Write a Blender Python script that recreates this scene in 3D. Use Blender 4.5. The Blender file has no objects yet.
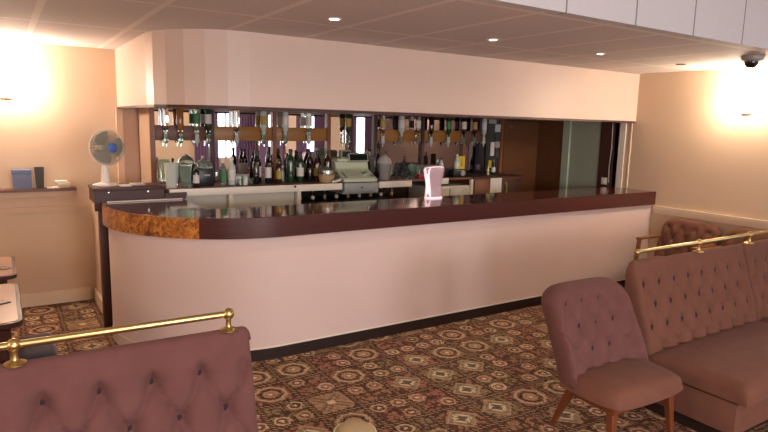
import bpy, bmesh, math, random
from mathutils import Vector, Matrix
random.seed(7)
PI = math.pi
S = bpy.context.scene
COL = S.collection

# ------------------------------------------------------------------ materials
def lin(c):
    c = c / 255.0
    return c / 12.92 if c <= 0.04045 else ((c + 0.055) / 1.055) ** 2.4
def rgb(r, g, b): return (lin(r), lin(g), lin(b), 1.0)

def new_mat(name):
    m = bpy.data.materials.new(name); m.use_nodes = True
    nt = m.node_tree
    return m, nt, nt.nodes['Principled BSDF']

def mat(name, col, rough=0.5, metal=0.0, noise=0.0, nscale=8.0, bump=0.0, bscale=60.0, trans=0.0, emit=None, es=0.0, sheen=0.0, spec=None, coat=0.0, ior=None, stretch=None):
    m, nt, b = new_mat(name)
    b.inputs['Base Color'].default_value = col
    b.inputs['Roughness'].default_value = rough
    b.inputs['Metallic'].default_value = metal
    if trans: b.inputs['Transmission Weight'].default_value = trans
    if ior: b.inputs['IOR'].default_value = ior
    if spec is not None: b.inputs['Specular IOR Level'].default_value = spec
    if coat:
        b.inputs['Coat Weight'].default_value = coat; b.inputs['Coat Roughness'].default_value = 0.08
    if sheen:
        b.inputs['Sheen Weight'].default_value = sheen; b.inputs['Sheen Roughness'].default_value = 0.4
        b.inputs['Sheen Tint'].default_value = (0.9, 0.72, 0.72, 1)
    if emit:
        b.inputs['Emission Color'].default_value = emit; b.inputs['Emission Strength'].default_value = es
    if noise or bump:
        tc = nt.nodes.new('ShaderNodeTexCoord')
        vec = tc.outputs['Object']
        if stretch:
            mp = nt.nodes.new('ShaderNodeMapping'); mp.inputs['Scale'].default_value = stretch
            nt.links.new(vec, mp.inputs['Vector']); vec = mp.outputs['Vector']
    if noise:
        n = nt.nodes.new('ShaderNodeTexNoise'); n.inputs['Scale'].default_value = nscale; n.inputs['Detail'].default_value = 5
        nt.links.new(vec, n.inputs['Vector'])
        mx = nt.nodes.new('ShaderNodeMix'); mx.data_type = 'RGBA'
        mx.inputs[6].default_value = tuple(max(0, c * (1 - noise)) for c in col[:3]) + (1,)
        mx.inputs[7].default_value = tuple(min(1, c * (1 + noise)) for c in col[:3]) + (1,)
        nt.links.new(n.outputs['Fac'], mx.inputs[0]); nt.links.new(mx.outputs[2], b.inputs['Base Color'])
    if bump:
        n2 = nt.nodes.new('ShaderNodeTexNoise'); n2.inputs['Scale'].default_value = bscale
        nt.links.new(vec, n2.inputs['Vector'])
        bp = nt.nodes.new('ShaderNodeBump'); bp.inputs['Strength'].default_value = bump; bp.inputs['Distance'].default_value = 0.01
        nt.links.new(n2.outputs['Fac'], bp.inputs['Height']); nt.links.new(bp.outputs['Normal'], b.inputs['Normal'])
    return m

class G:                                   # tiny math-node language
    def __init__(s, nt): s.nt = nt
    def op(s, o, a, b=None, c=None):
        n = s.nt.nodes.new('ShaderNodeMath'); n.operation = o
        for i, v in enumerate((a, b, c)):
            if v is None: continue
            if isinstance(v, (int, float)): n.inputs[i].default_value = v
            else: s.nt.links.new(v, n.inputs[i])
        return n.outputs[0]
    def add(s, a, b): return s.op('ADD', a, b)
    def sub(s, a, b): return s.op('SUBTRACT', a, b)
    def mul(s, a, b): return s.op('MULTIPLY', a, b)
    def mx(s, a, b): return s.op('MAXIMUM', a, b)
    def mn(s, a, b): return s.op('MINIMUM', a, b)
    def ab(s, a): return s.op('ABSOLUTE', a)
    def fr(s, a): return s.op('FRACT', a)
    def fl(s, a): return s.op('FLOOR', a)
    def gt(s, a, b): return s.op('GREATER_THAN', a, b)
    def lt(s, a, b): return s.op('LESS_THAN', a, b)
    def band(s, a, lo, hi): return s.mul(s.gt(a, lo), s.lt(a, hi))
    def mix(s, f, c1, c2):
        n = s.nt.nodes.new('ShaderNodeMix'); n.data_type = 'RGBA'
        if isinstance(f, (int, float)): n.inputs[0].default_value = f
        else: s.nt.links.new(f, n.inputs[0])
        for i, c in ((6, c1), (7, c2)):
            if isinstance(c, tuple): n.inputs[i].default_value = c
            else: s.nt.links.new(c, n.inputs[i])
        return n.outputs[2]

def carpet_mat():
    m, nt, b = new_mat('patterned_carpet'); g = G(nt)
    tc = nt.nodes.new('ShaderNodeTexCoord')
    sx = nt.nodes.new('ShaderNodeSeparateXYZ'); nt.links.new(tc.outputs['Object'], sx.inputs[0])
    # wobble the coordinates slightly so edges look woven
    x = sx.outputs[0]; y = sx.outputs[1]
    nz = nt.nodes.new('ShaderNodeTexNoise'); nz.inputs['Scale'].default_value = 55; nz.inputs['Detail'].default_value = 2
    nt.links.new(tc.outputs['Object'], nz.inputs['Vector'])
    w = g.mul(g.sub(nz.outputs['Fac'], .5), .055)
    x = g.add(x, w); y = g.sub(y, w)
    def cellset(c, ox, oy, seed):
        u0 = g.add(g.mul(x, 1 / c), ox); v0 = g.add(g.mul(y, 1 / c), oy)
        iu = g.fl(u0); iv = g.fl(v0)
        u = g.ab(g.sub(g.fr(u0), .5)); v = g.ab(g.sub(g.fr(v0), .5))
        cb = nt.nodes.new('ShaderNodeCombineXYZ')
        nt.links.new(g.add(iu, seed), cb.inputs[0]); nt.links.new(iv, cb.inputs[1])
        wn = nt.nodes.new('ShaderNodeTexWhiteNoise'); wn.noise_dimensions = '3D'
        nt.links.new(cb.outputs[0], wn.inputs['Vector'])
        sc = nt.nodes.new('ShaderNodeSeparateColor'); nt.links.new(wn.outputs['Color'], sc.inputs[0])
        dinf = g.mx(u, v)
        octd = g.mx(dinf, g.mul(g.add(u, v), .72))
        dia = g.add(u, v)
        return u, v, sc.outputs[0], sc.outputs[1], sc.outputs[2], dinf, octd, dia
    base = rgb(118, 86, 60); red = rgb(126, 80, 62); tan = rgb(156, 124, 92); cream = rgb(186, 160, 126); dark = rgb(56, 33, 24); olive = rgb(112, 92, 62); grn = rgb(120, 122, 98)
    u, v, r, r2, r3, dinf, octd, dia = cellset(.30, .02, .35, 3)
    col = g.mix(r2, base, red)
    col = g.mix(g.mul(g.gt(r3, .7), .8), col, olive)
    # fine motif speckle
    vo = nt.nodes.new('ShaderNodeTexVoronoi'); vo.inputs['Scale'].default_value = 42; nt.links.new(tc.outputs['Object'], vo.inputs['Vector'])
    sp = g.lt(vo.outputs['Distance'], .3)
    col = g.mix(g.mul(sp, .55), col, tan)
    vo2 = nt.nodes.new('ShaderNodeTexVoronoi'); vo2.inputs['Scale'].default_value = 30; nt.links.new(tc.outputs['Object'], vo2.inputs['Vector'])
    col = g.mix(g.mul(g.gt(vo2.outputs['Distance'], .55), .8), col, dark)
    # motif A: large octagon medallion
    A = g.gt(r, .70)
    fac = g.mul(A, g.lt(octd, .40)); col = g.mix(g.mul(fac, .7), col, base)
    fac = g.mul(A, g.band(octd, .30, .36)); col = g.mix(g.mul(fac, g.mul(nz.outputs['Fac'], 1.2)), col, cream)
    fac = g.mul(A, g.band(octd, .20, .25)); col = g.mix(fac, col, dark)
    fac = g.mul(A, g.band(octd, .10, .17)); col = g.mix(g.mul(fac, .8), col, tan)
    fac = g.mul(A, g.lt(octd, .06)); col = g.mix(g.mul(fac, .9), col, cream)
    # motif B: diamond star
    D = g.band(r, .42, .53)
    fac = g.mul(D, g.lt(dinf, .40)); col = g.mix(g.mul(fac, .55), col, tan)
    fac = g.mul(D, g.band(g.ab(g.sub(u, v)), .05, .12)); col = g.mix(g.mul(fac, g.mul(g.lt(dinf, .36), .6)), col, dark)
    fac = g.mul(D, g.lt(octd, .10)); col = g.mix(g.mul(fac, .8), col, cream)
    B = g.band(r, .53, .70)
    fac = g.mul(B, g.band(dia, .34, .42)); col = g.mix(g.mul(fac, .8), col, tan)
    fac = g.mul(B, g.lt(dia, .32)); col = g.mix(g.mul(fac, .6), col, grn)
    fac = g.mul(B, g.band(dia, .16, .24)); col = g.mix(g.mul(fac, .95), col, cream)
    fac = g.mul(B, g.lt(g.mul(u, v), .0035)); fac = g.mul(fac, g.lt(dinf, .3)); col = g.mix(g.mul(fac, .6), col, dark)
    # motif C: four small medallions on a half-size grid
    Cc = g.lt(r, .42)
    u2, v2, q, q2, q3, di2, oc2, da2 = cellset(.15, .04, .70, 9)
    on = g.mul(Cc, g.gt(q, .3))
    fac = g.mul(on, g.band(oc2, .25, .36)); col = g.mix(g.mul(fac, .8), col, g.mix(q2, tan, cream))
    fac = g.mul(on, g.lt(oc2, .25)); col = g.mix(g.mul(fac, .8), col, g.mix(q3, dark, red))
    fac = g.mul(on, g.lt(oc2, .1)); col = g.mix(g.mul(fac, .9), col, cream)
    fac = g.mul(Cc, g.gt(di2, .45)); col = g.mix(g.mul(fac, .7), col, dark)
    # lattice with beads
    edge = g.gt(dinf, .425)
    col = g.mix(g.mul(edge, .9), col, dark)
    bead = g.mul(g.gt(g.op('SINE', g.mul(g.add(x, y), 190)), .2), g.gt(dinf, .462))
    col = g.mix(g.mul(bead, .75), col, tan)
    # large wear variation
    n3 = nt.nodes.new('ShaderNodeTexNoise'); n3.inputs['Scale'].default_value = 1.3; nt.links.new(tc.outputs['Object'], n3.inputs['Vector'])
    n4 = nt.nodes.new('ShaderNodeTexNoise'); n4.inputs['Scale'].default_value = 130; n4.inputs['Detail'].default_value = 3; nt.links.new(tc.outputs['Object'], n4.inputs['Vector'])
    hs = nt.nodes.new('ShaderNodeHueSaturation'); hs.inputs['Saturation'].default_value = .92
    val = g.add(g.add(.88, g.mul(n3.outputs['Fac'], .5)), g.mul(n4.outputs['Fac'], .55))
    nt.links.new(val, hs.inputs['Value']); nt.links.new(col, hs.inputs['Color'])
    nt.links.new(hs.outputs[0], b.inputs['Base Color'])
    b.inputs['Roughness'].default_value = .95; b.inputs['Specular IOR Level'].default_value = .15
    bp = nt.nodes.new('ShaderNodeBump'); bp.inputs['Strength'].default_value = .5; bp.inputs['Distance'].default_value = .006
    nt.links.new(n4.outputs['Fac'], bp.inputs['Height']); nt.links.new(bp.outputs['Normal'], b.inputs['Normal'])
    return m

def tile_mat(name, col, line, ax, ay, ox, oy, w=.012, mottled=.06):
    """suspended-ceiling tiles: thin grid lines on local x / second axis"""
    m, nt, b = new_mat(name); g = G(nt)
    tc = nt.nodes.new('ShaderNodeTexCoord'); sx = nt.nodes.new('ShaderNodeSeparateXYZ'); nt.links.new(tc.outputs['Object'], sx.inputs[0])
    out = col
    n = nt.nodes.new('ShaderNodeTexNoise'); n.inputs['Scale'].default_value = 90; nt.links.new(tc.outputs['Object'], n.inputs['Vector'])
    c2 = tuple(c * (1 - mottled * 4) for c in col[:3]) + (1,)
    out = g.mix(g.mul(g.gt(n.outputs['Fac'], .58), .6), col, c2)
    for (axis, per, off) in ((0, ax, ox), (ay[0], ay[1], oy)):
        if not per: continue
        d = g.ab(g.sub(g.fr(g.mul(g.sub(sx.outputs[axis], off), 1 / per)), .5))
        out = g.mix(g.gt(d, .5 - w / per), out, line)
    nt.links.new(out, b.inputs['Base Color'])
    b.inputs['Roughness'].default_value = .85
    return m

def burl_mat():
    m, nt, b = new_mat('burl_veneer'); g = G(nt)
    tc = nt.nodes.new('ShaderNodeTexCoord')
    n = nt.nodes.new('ShaderNodeTexNoise'); n.inputs['Scale'].default_value = 14; n.inputs['Detail'].default_value = 6; n.inputs['Distortion'].default_value = 2.5
    nt.links.new(tc.outputs['Object'], n.inputs['Vector'])
    cr = nt.nodes.new('ShaderNodeValToRGB'); nt.links.new(n.outputs['Fac'], cr.inputs[0])
    e = cr.color_ramp.elements; e[0].position = .35; e[0].color = rgb(96, 50, 18); e[1].position = .7; e[1].color = rgb(212, 142, 62)
    x = cr.color_ramp.elements.new(.52); x.color = rgb(176, 104, 40)
    nt.links.new(cr.outputs[0], b.inputs['Base Color']); b.inputs['Roughness'].default_value = .3; b.inputs['Coat Weight'].default_value = .5
    return m

M = {}
M['carpet'] = carpet_mat()
M['wall'] = mat('cream_wall_paint', rgb(210, 184, 156), .85, noise=.05, nscale=1.5, bump=.08, bscale=120)
M['wall_low'] = mat('dado_wall_paint', rgb(212, 182, 154), .85, noise=.04, nscale=2)
M['front'] = mat('bar_front_paint', rgb(222, 198, 190), .75, noise=.035, nscale=3, bump=.12, bscale=160)
M['bulk'] = mat('bulkhead_paint', rgb(216, 194, 180), .42, noise=.035, nscale=3, bump=.08, bscale=140)
M['white'] = mat('white_gloss_paint', rgb(232, 222, 204), .4)
M['skirt'] = mat('cream_gloss_skirting', rgb(228, 208, 180), .45)
M['ceil'] = tile_mat('ceiling_tiles', rgb(216, 206, 202), rgb(234, 224, 218), .6, (1, 1.2), -5.52, -.36, .022)
M['fascia'] = tile_mat('fascia_boards', rgb(206, 205, 208), rgb(130, 130, 134), .645, (2, 0), -2.96, 0, .007, .02)
M['hall_ceil'] = mat('hall_ceiling', rgb(210, 202, 192), .9)
M['counter'] = mat('counter_laminate', rgb(84, 46, 40), .11, noise=.35, nscale=5, stretch=(1, 6, 1), coat=.3)
M['counter_edge'] = mat('dark_edge_timber', rgb(74, 36, 32), .3, noise=.3, nscale=6, stretch=(1, 1, 8))
M['burl'] = burl_mat()
M['kick'] = mat('dark_kickboard', rgb(40, 25, 22), .45)
M['darkwood'] = mat('dark_stained_wood', rgb(70, 38, 32), .5, noise=.25, nscale=9, stretch=(2, 2, 14))
M['door'] = mat('brown_veneer', rgb(104, 65, 38), .4, noise=.22, nscale=5, stretch=(9, 9, .8))
M['rail'] = mat('teak_veneer', rgb(158, 108, 46), .4, noise=.22, nscale=6, stretch=(.8, 8, 8))
M['rail_d'] = mat('dull_walnut_veneer', rgb(112, 74, 56), .45, noise=.2, nscale=6, stretch=(.8, 8, 8))
M['post'] = mat('orange_teak', rgb(132, 78, 42), .4, noise=.2, nscale=8, stretch=(9, 9, .8))
M['mirror'] = mat('silvered_mirror', (.86, .84, .82, 1), .015, 1.0)
M['mirror_d'] = mat('dimmed_mirror', (.25, .22, .26, 1), .03, 1.0)  # dark tint stands in for dim reflections in the right-hand bays
M['velvet'] = mat('dusty_mauve_velvet', rgb(108, 72, 68), .9, noise=.2, nscale=11, sheen=.08, bump=.15, bscale=220, spec=.2)
M['velvet_b'] = mat('warm_tinted_mauve_velvet', rgb(114, 76, 62), .9, noise=.2, nscale=9, sheen=.08, bump=.15, bscale=220, spec=.2)  # second copy of the mauve velvet, browned to imitate warm light
M['button'] = mat('darkened_button', rgb(44, 24, 24), .8, sheen=.05)  # buttons darkened to carry the shade of the tufting dimples
M['navy'] = mat('navy_velvet', rgb(38, 42, 62), .85, noise=.15, sheen=.3)
M['brass'] = mat('polished_brass', rgb(204, 180, 122), .3, 1.0)
M['legwood'] = mat('varnished_beech', rgb(116, 62, 34), .35, noise=.2, nscale=9, stretch=(8, 8, 1))
M['oak'] = mat('oak_arm', rgb(136, 88, 52), .4, noise=.2, nscale=9, stretch=(6, 1, 6))
M['table'] = mat('pale_laminate', rgb(176, 138, 116), .3, noise=.05)
M['fan'] = mat('white_plastic', rgb(238, 230, 218), .4)
M['fan_cage'] = mat('grey_wire', rgb(168, 166, 152), .4, .3)
M['fan_blade'] = mat('smoky_blade', rgb(172, 172, 160), .35, trans=0)
M['fan_blue'] = mat('blue_plastic', rgb(78, 112, 184), .4)
M['blue'] = mat('slate_blue_card', rgb(112, 124, 152), .7)
M['dkgrey'] = mat('dark_grey_card', rgb(72, 70, 68), .6)
M['paper'] = mat('white_paper', rgb(232, 224, 212), .8)
M['papergrey'] = mat('grey_paper', rgb(176, 172, 168), .8)
M['grey'] = mat('grey_plastic', rgb(150, 150, 148), .4)
M['till'] = mat('till_beige_plastic', rgb(196, 202, 176), .45)
M['till2'] = mat('till_dark_plastic', rgb(156, 160, 142), .5)  # darker plastic for the keypad and display casings
M['screen'] = mat('dark_screen', rgb(22, 30, 28), .12)
M['black'] = mat('black_plastic', rgb(20, 20, 20), .35)
M['steel'] = mat('brushed_steel', rgb(176, 176, 170), .25, 1.0)
M['glass'] = mat('clear_glass', (.93, .96, .94, 1), .02, trans=1.0, ior=1.3)
M['glass_g'] = mat('green_tint_glass', rgb(212, 230, 216), .05, trans=.85, ior=1.3)
M['green_b'] = mat('green_bottle_glass', rgb(26, 58, 34), .08, spec=.7)
M['dark_b'] = mat('black_bottle_glass', rgb(20, 16, 16), .08, spec=.7)
M['brown_b'] = mat('brown_bottle_glass', rgb(58, 28, 14), .08, spec=.7)
M['red_b'] = mat('red_wine_glass', rgb(70, 22, 26), .1, spec=.7)
M['milky'] = mat('frosted_glass', rgb(196, 206, 196), .2)
M['amber'] = mat('amber_spirit', rgb(150, 96, 40), .1)
M['label'] = mat('white_label', rgb(226, 222, 214), .6)
M['label_y'] = mat('yellow_label', rgb(222, 190, 40), .6)
M['label_g'] = mat('gold_label', rgb(176, 150, 70), .5)
M['label_gr'] = mat('green_label', rgb(70, 128, 78), .6)
M['cream_p'] = mat('cream_panel', rgb(214, 208, 192), .5)
M['palegreen'] = mat('pale_green_gloss', rgb(176, 192, 170), .4)
M['greywall'] = mat('grey_green_paint', rgb(160, 168, 148), .7, noise=.06)
M['red'] = mat('red_plastic', rgb(168, 40, 48), .4)
M['beige'] = mat('beige_suede', rgb(172, 148, 112), .9, noise=.12, nscale=14)
M['beige_rim'] = mat('pale_piping', rgb(206, 192, 164), .8)
M['curtain'] = mat('mauve_curtain', rgb(118, 92, 124), .8, noise=.15)
M['daylight'] = mat('daylit_pane', (0, 0, 0, 1), .5, emit=(.80, .90, 1, 1), es=4.5)
M['lamp'] = mat('lit_lamp_glass', (1, .9, .7, 1), .4, emit=(1, .82, .62, 1), es=190)
M['lamp2'] = mat('lit_lamp_glass_warm', (1, .9, .7, 1), .4, emit=(1, .80, .64, 1), es=200)
M['spot'] = mat('lit_downlight', (1, 1, 1, 1), .4, emit=(1, .92, .8, 1), es=60)
M['dome'] = mat('dark_dome', rgb(30, 24, 24), .1)
M['font'] = mat('beer_font_body', rgb(186, 160, 166), .25, emit=rgb(205, 165, 172), es=.14)  # slight emission added to lift the body
M['font_e'] = mat('beer_font_glow', rgb(250, 226, 228), .3, emit=rgb(255, 214, 220), es=.9)  # emission imitates window highlights on the font's edges
M['wicker'] = mat('beige_bucket', rgb(186, 160, 118), .6, noise=.15, nscale=30)
M['beige_door'] = mat('beige_door_paint', rgb(186, 156, 132), .6, noise=.05)
M['terra'] = mat('amber_wood_cabinet', rgb(120, 66, 32), .45, noise=.2, nscale=6, stretch=(6, 6, 1))

# ------------------------------------------------------------------ mesh helpers
def bx(bm, x0, x1, y0, y1, z0, z1, bev=0, seg=2, mtx=None):
    r = bmesh.ops.create_cube(bm, size=1); vs = r['verts']
    for v in vs:
        v.co = Vector(((x0 + x1) / 2 + v.co.x * (x1 - x0), (y0 + y1) / 2 + v.co.y * (y1 - y0), (z0 + z1) / 2 + v.co.z * (z1 - z0)))
    allv = vs
    if bev:
        es = list({e for v in vs for e in v.link_edges})
        q = bmesh.ops.bevel(bm, geom=es, offset=bev, segments=seg, affect='EDGES', profile=.5)
        allv = list({v for f in q['faces'] for v in f.verts} | {v for v in vs if v.is_valid})
    if mtx is not None:
        for v in allv: v.co = mtx @ v.co
    return allv

def lathe(bm, prof, cx=0, cy=0, cz=0, n=20, sx=1, sy=1, mtx=None):
    rings = []; new = []
    for r, z in prof:
        if r < 1e-5:
            v = bm.verts.new((cx, cy, cz + z)); rings.append([v]); new.append(v)
        else:
            ring = [bm.verts.new((cx + r * sx * math.cos(2 * PI * i / n), cy + r * sy * math.sin(2 * PI * i / n), cz + z)) for i in range(n)]
            rings.append(ring); new += ring
    for a, b in zip(rings, rings[1:]):
        for i in range(n):
            j = (i + 1) % n
            if len(a) == 1 and len(b) == 1: continue
            if len(a) == 1: bm.faces.new((a[0], b[j], b[i]))
            elif len(b) == 1: bm.faces.new((a[i], a[j], b[0]))
            else: bm.faces.new((a[i], a[j], b[j], b[i]))
    if mtx is not None:
        for v in new: v.co = mtx @ v.co
    return new

def tube(bm, pts, r, n=12, cap=True):
    pts = [Vector(p) for p in pts]; rad = r if isinstance(r, (list, tuple)) else [r] * len(pts)
    rings = []; up = None
    for i, p in enumerate(pts):
        t = (pts[min(i + 1, len(pts) - 1)] - pts[max(i - 1, 0)]).normalized()
        if up is None:
            up = Vector((0, 0, 1)) if abs(t.z) < .9 else Vector((1, 0, 0))
        a = t.cross(up).normalized(); b = a.cross(t).normalized(); up = b
        rings.append([bm.verts.new(p + rad[i] * (math.cos(2 * PI * k / n) * a + math.sin(2 * PI * k / n) * b)) for k in range(n)])
    for q, w in zip(rings, rings[1:]):
        for k in range(n):
            bm.faces.new((q[k], q[(k + 1) % n], w[(k + 1) % n], w[k]))
    if cap:
        bm.faces.new(rings[0][::-1]); bm.faces.new(rings[-1])

def prism(bm, poly, z0, z1):
    a = [bm.verts.new((x, y, z0)) for x, y in poly]; b = [bm.verts.new((x, y, z1)) for x, y in poly]
    n = len(poly)
    for i in range(n):
        j = (i + 1) % n
        bm.faces.new((a[i], a[j], b[j], b[i]))
    bm.faces.new(a[::-1]); bm.faces.new(b)

def ball(bm, c, r, sc=(1, 1, 1), seg=16):
    q = bmesh.ops.create_uvsphere(bm, u_segments=seg, v_segments=seg // 2 + 2, radius=1)
    for v in q['verts']: v.co = Vector((c[0] + v.co.x * r * sc[0], c[1] + v.co.y * r * sc[1], c[2] + v.co.z * r * sc[2]))

def obj(name, bm, m, parent=None, smooth=True, kind=None, label=None, angle=40, bevel=0, subsurf=0):
    bmesh.ops.recalc_face_normals(bm, faces=bm.faces[:])
    me = bpy.data.meshes.new(name); bm.to_mesh(me); bm.free()
    if m: me.materials.append(M[m] if isinstance(m, str) else m)
    o = bpy.data.objects.new(name, me); COL.objects.link(o)
    if parent: o.parent = parent
    if smooth:
        me.shade_smooth()
        try: me.set_sharp_from_angle(angle=math.radians(angle))
        except Exception: pass
    if bevel:
        md = o.modifiers.new('bevel', 'BEVEL'); md.width = bevel; md.segments = 2; md.limit_method = 'ANGLE'
    if subsurf:
        md = o.modifiers.new('sub', 'SUBSURF'); md.levels = subsurf; md.render_levels = subsurf
    if kind: o['kind'] = kind
    if label: o['label'] = label
    return o

def mk(fn, *a, **k):
    bm = bmesh.new(); fn(bm, *a, **k); return bm
def boxo(name, m, parent, *b, bev=0, **k):
    bm = bmesh.new(); bx(bm, *b, bev=bev); return obj(name, bm, m, parent, **k)

def thing(name, label, cat, loc=(0, 0, 0), rz=0, group=None):
    o = bpy.data.objects.new(name, None); COL.objects.link(o)
    o.empty_display_size = .05
    o.location = loc; o.rotation_euler = (0, 0, rz); o['label'] = label; o['category'] = cat
    if group: o['group'] = group
    return o
def tag(o, label, cat, group=None):
    o['label'] = label; o['category'] = cat
    if group: o['group'] = group
    return o
def dup(root, loc, rz=None, label=None, group=None):
    r = root.copy(); COL.objects.link(r); r.location = loc
    if rz is not None: r.rotation_euler = (0, 0, rz)
    if label: r['label'] = label
    if group: r['group'] = group
    for ch in list(root.children):
        c = ch.copy(); COL.objects.link(c); c.parent = r
        for gch in list(ch.children):
            d = gch.copy(); COL.objects.link(d); d.parent = c
    return r
def struct(name, m, *boxes, bev=0, smooth=False):
    bm = bmesh.new()
    for b in boxes: bx(bm, *b, bev=bev)
    return obj(name, bm, m, None, smooth=smooth, kind='structure')

# ------------------------------------------------------------------ room shell
ZC = 2.455; ZB = 1.905; YB = .308; YM = 1.85; YL = 2.33; YS = -1.67
struct('floor', 'carpet', (-10.1, .1, -9.1, 2.45, -.1, 0))
struct('ceiling', 'ceil', (-10.1, .1, YS + .06, 2.45, ZC, ZC + .06))
struct('ceiling_hall', 'hall_ceil', (-10.1, .1, -9.1, YS, 3.1, 3.2))
struct('trim_1', 'fascia', (-10.0, 0, YS, YS + .06, ZC, 3.1))
struct('wall_left', 'wall', (-10.1, -10.0, -9, YL, 0, 3.1))
struct('wall_back', 'wall', (-10.0, -5.17, YL, YL + .1, 0, ZC))
struct('wall_bar', 'darkwood', (-5.17, 0, YM, YM + .1, 0, ZC))
struct('wall_return', 'beige_door', (-5.19, -5.15, YM - .03, YL, 0, ZB + .01))
# right wall, with three curtained windows toward the hall's far end
WIN_R = [(-3.45, -2.45), (-6.0, -4.65), (-8.5, -7.1)]
bm = bmesh.new()
edges = [.42] + [v for a, b in WIN_R for v in (b, a)] + [-9.1]
for i in range(0, len(edges), 2): bx(bm, 0, .1, edges[i + 1], edges[i], 0, 3.1)
for a, b in WIN_R:
    bx(bm, 0, .1, a, b, 0, .55); bx(bm, 0, .1, a, b, 2.25, 3.1)
obj('wall_right', bm, 'wall', smooth=False, kind='structure')
WIN_F = [(-1.75, -.15), (-5.2, -3.4), (-9.0, -7.2)]
bm = bmesh.new()
edges = [-10.1] + [v for w in sorted(WIN_F) for v in w] + [.1]
for i in range(0, len(edges), 2): bx(bm, edges[i], edges[i + 1], -9.1, -9.0, 0, 3.1)
for a, b in WIN_F:
    bx(bm, a, b, -9.1, -9, 0, .7); bx(bm, a, b, -9.1, -9, 2.3, 3.1)
obj('wall_front', bm, 'wall', smooth=False, kind='structure')
k = 0
def window(a, b, side):
    global k
    k += 1
    z0, z1 = (.55, 2.25) if side == 'r' else (.7, 2.3)
    root = bpy.data.objects.new('window_%d' % k, None); COL.objects.link(root); root['kind'] = 'structure'
    fr = bmesh.new(); pn = bmesh.new()
    def B(bmm, p0, p1, d0, d1, q0, q1):
        if side == 'r': bx(bmm, d0, d1, p0, p1, q0, q1)
        else: bx(bmm, p0, p1, -9 - d1, -9 - d0, q0, q1)
    for (p0, p1, q0, q1) in ((a, a + .06, z0, z1), (b - .06, b, z0, z1), (a, b, z0, z0 + .06), (a, b, z1 - .06, z1), ((a + b) / 2 - .025, (a + b) / 2 + .025, z0, z1)):
        B(fr, p0, p1, .03, .08, q0, q1)
    B(pn, a + .05, b - .05, .06, .07, z0 + .05, z1 - .05)
    obj('window_frame', fr, 'white', root, smooth=False); obj('window_pane', pn, 'daylight', root, smooth=False)
    # drapes: two pleated curtains per window
    for s, lab in ((0, 'one side'), (1, 'other side')):
        bm = bmesh.new(); n = 40
        w = (b - a) * .42
        p0 = a - .12 if s == 0 else b + .12 - w
        prev = None
        for i in range(n + 1):
            p = p0 + w * i / n; d = .07 + .028 * math.sin(i * 2 * PI / 5)
            co = (-d, p) if side == 'r' else (p, -9 + d)
            q = [bm.verts.new((co[0], co[1], z)) for z in (.05, 1.2, 2.38)]
            if prev:
                for j in range(2): bm.faces.new((prev[j], q[j], q[j + 1], prev[j + 1]))
            prev = q
        o = obj('curtain', bm, 'curtain')
        where = 'right wall' if side == 'r' else 'far end wall'
        tag(o, 'long mauve pleated curtain at a daylit %s window, seen in the bar mirrors' % where, 'curtain', 'curtains on the ' + where)
for a, b in WIN_R: window(a, b, 'r')
for a, b in WIN_F: window(a, b, 'f')

# dado rails / skirting
struct('trim_2', 'skirt', (-.035, 0, -9, -.04, .905, .945), (-.022, 0, -9, -.04, .86, .905))
struct('baseboard_right', 'skirt', (-.02, 0, -9, 0, 0, .12))
struct('baseboard_left', 'skirt', (-10, -5.70, YL - .022, YL, 0, .125))
struct('trim_3', 'rail_d', (-10, -5.79, YL - .15, YL, 1.112, 1.138))           # dado shelf
struct('trim_4', 'wall_low', (-10, -5.79, YL - .10, YL, 1.06, 1.112), (-10, -5.70, YL - .02, YL, .905, .955))
# bulkhead over the bar, faceted corner
arc = [(-4.76 - .62 * math.cos(t), .93 - .62 * math.sin(t)) for t in [i * PI / 2 / 6 for i in range(7)]]
foot = [(-5.38, YL)] + arc + [(0, YB), (0, YM + .02), (-5.17, YM + .02), (-5.17, YL)]
bm = bmesh.new(); prism(bm, foot, ZB, ZC); obj('trim_5', bm, 'bulk', smooth=False, kind='structure')
def offs(o): return [(-5.38 - o, YL)] + [(-4.76 - (.62 + o) * math.cos(t), .93 - (.62 + o) * math.sin(t)) for t in [i * PI / 2 / 6 for i in range(7)]] + [(0, YB - o)]
bm = bmesh.new()
a, b = offs(.004), offs(-.03)
prism(bm, a + b[::-1], ZB - .018, ZB + .004)
obj('trim_6', bm, 'darkwood', smooth=False, kind='structure')
# bar's right-hand side: brown panel, green post, grey-green wall, dark upright, white jamb
struct('wall_bar_right', 'greywall', (0, .1, .5, 1.26, 0, ZC))
struct('trim_7', 'door', (-.01, .1, 1.36, YM, 0, ZB))
struct('trim_8', 'palegreen', (-.03, .1, 1.25, 1.36, 0, ZB))
struct('trim_9', 'darkwood', (-.015, .1, .57, .775, 0, ZB))
struct('trim_10', 'white', (-.02, .1, .42, .50, 0, ZB))
struct('trim_11', 'wall', (0, .1, .5, .57, 0, ZB))
struct('trim_12', 'skirt', (-.012, 0, .345, .362, 1.11, ZB))
# partition below the raised shelf and its skirting
struct('wall_partition', 'wall_low', (-5.65, -5.60, 1.38, YL, 0, 1.04))
struct('baseboard_partition', 'skirt', (-5.67, -5.65, 1.38, YL - .02, 0, .11))
# doorway behind the raised shelf
struct('door_1', 'beige_door', (-5.34, -5.20, YL - .02, YL, 0, 1.89))
struct('trim_13', 'wall_low', (-5.40, -5.34, YL - .045, YL, 0, 1.90))
dr = bpy.data.objects.new('door_2', None); COL.objects.link(dr); dr['kind'] = 'structure'
boxo('door_leaf', 'door', dr, -.655, -.01, YM - .03, YM, 0, ZB - .02, smooth=False)
bm = bmesh.new(); bx(bm, -.585, -.555, YM - .05, YM - .03, 1.79, 1.83, bev=.006); tube(bm, [(-.57, YM - .05, 1.80), (-.57, YM - .08, 1.795), (-.57, YM - .085, 1.815)], .006)
ho = obj('coat_hook', bm, 'steel', dr)

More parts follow.
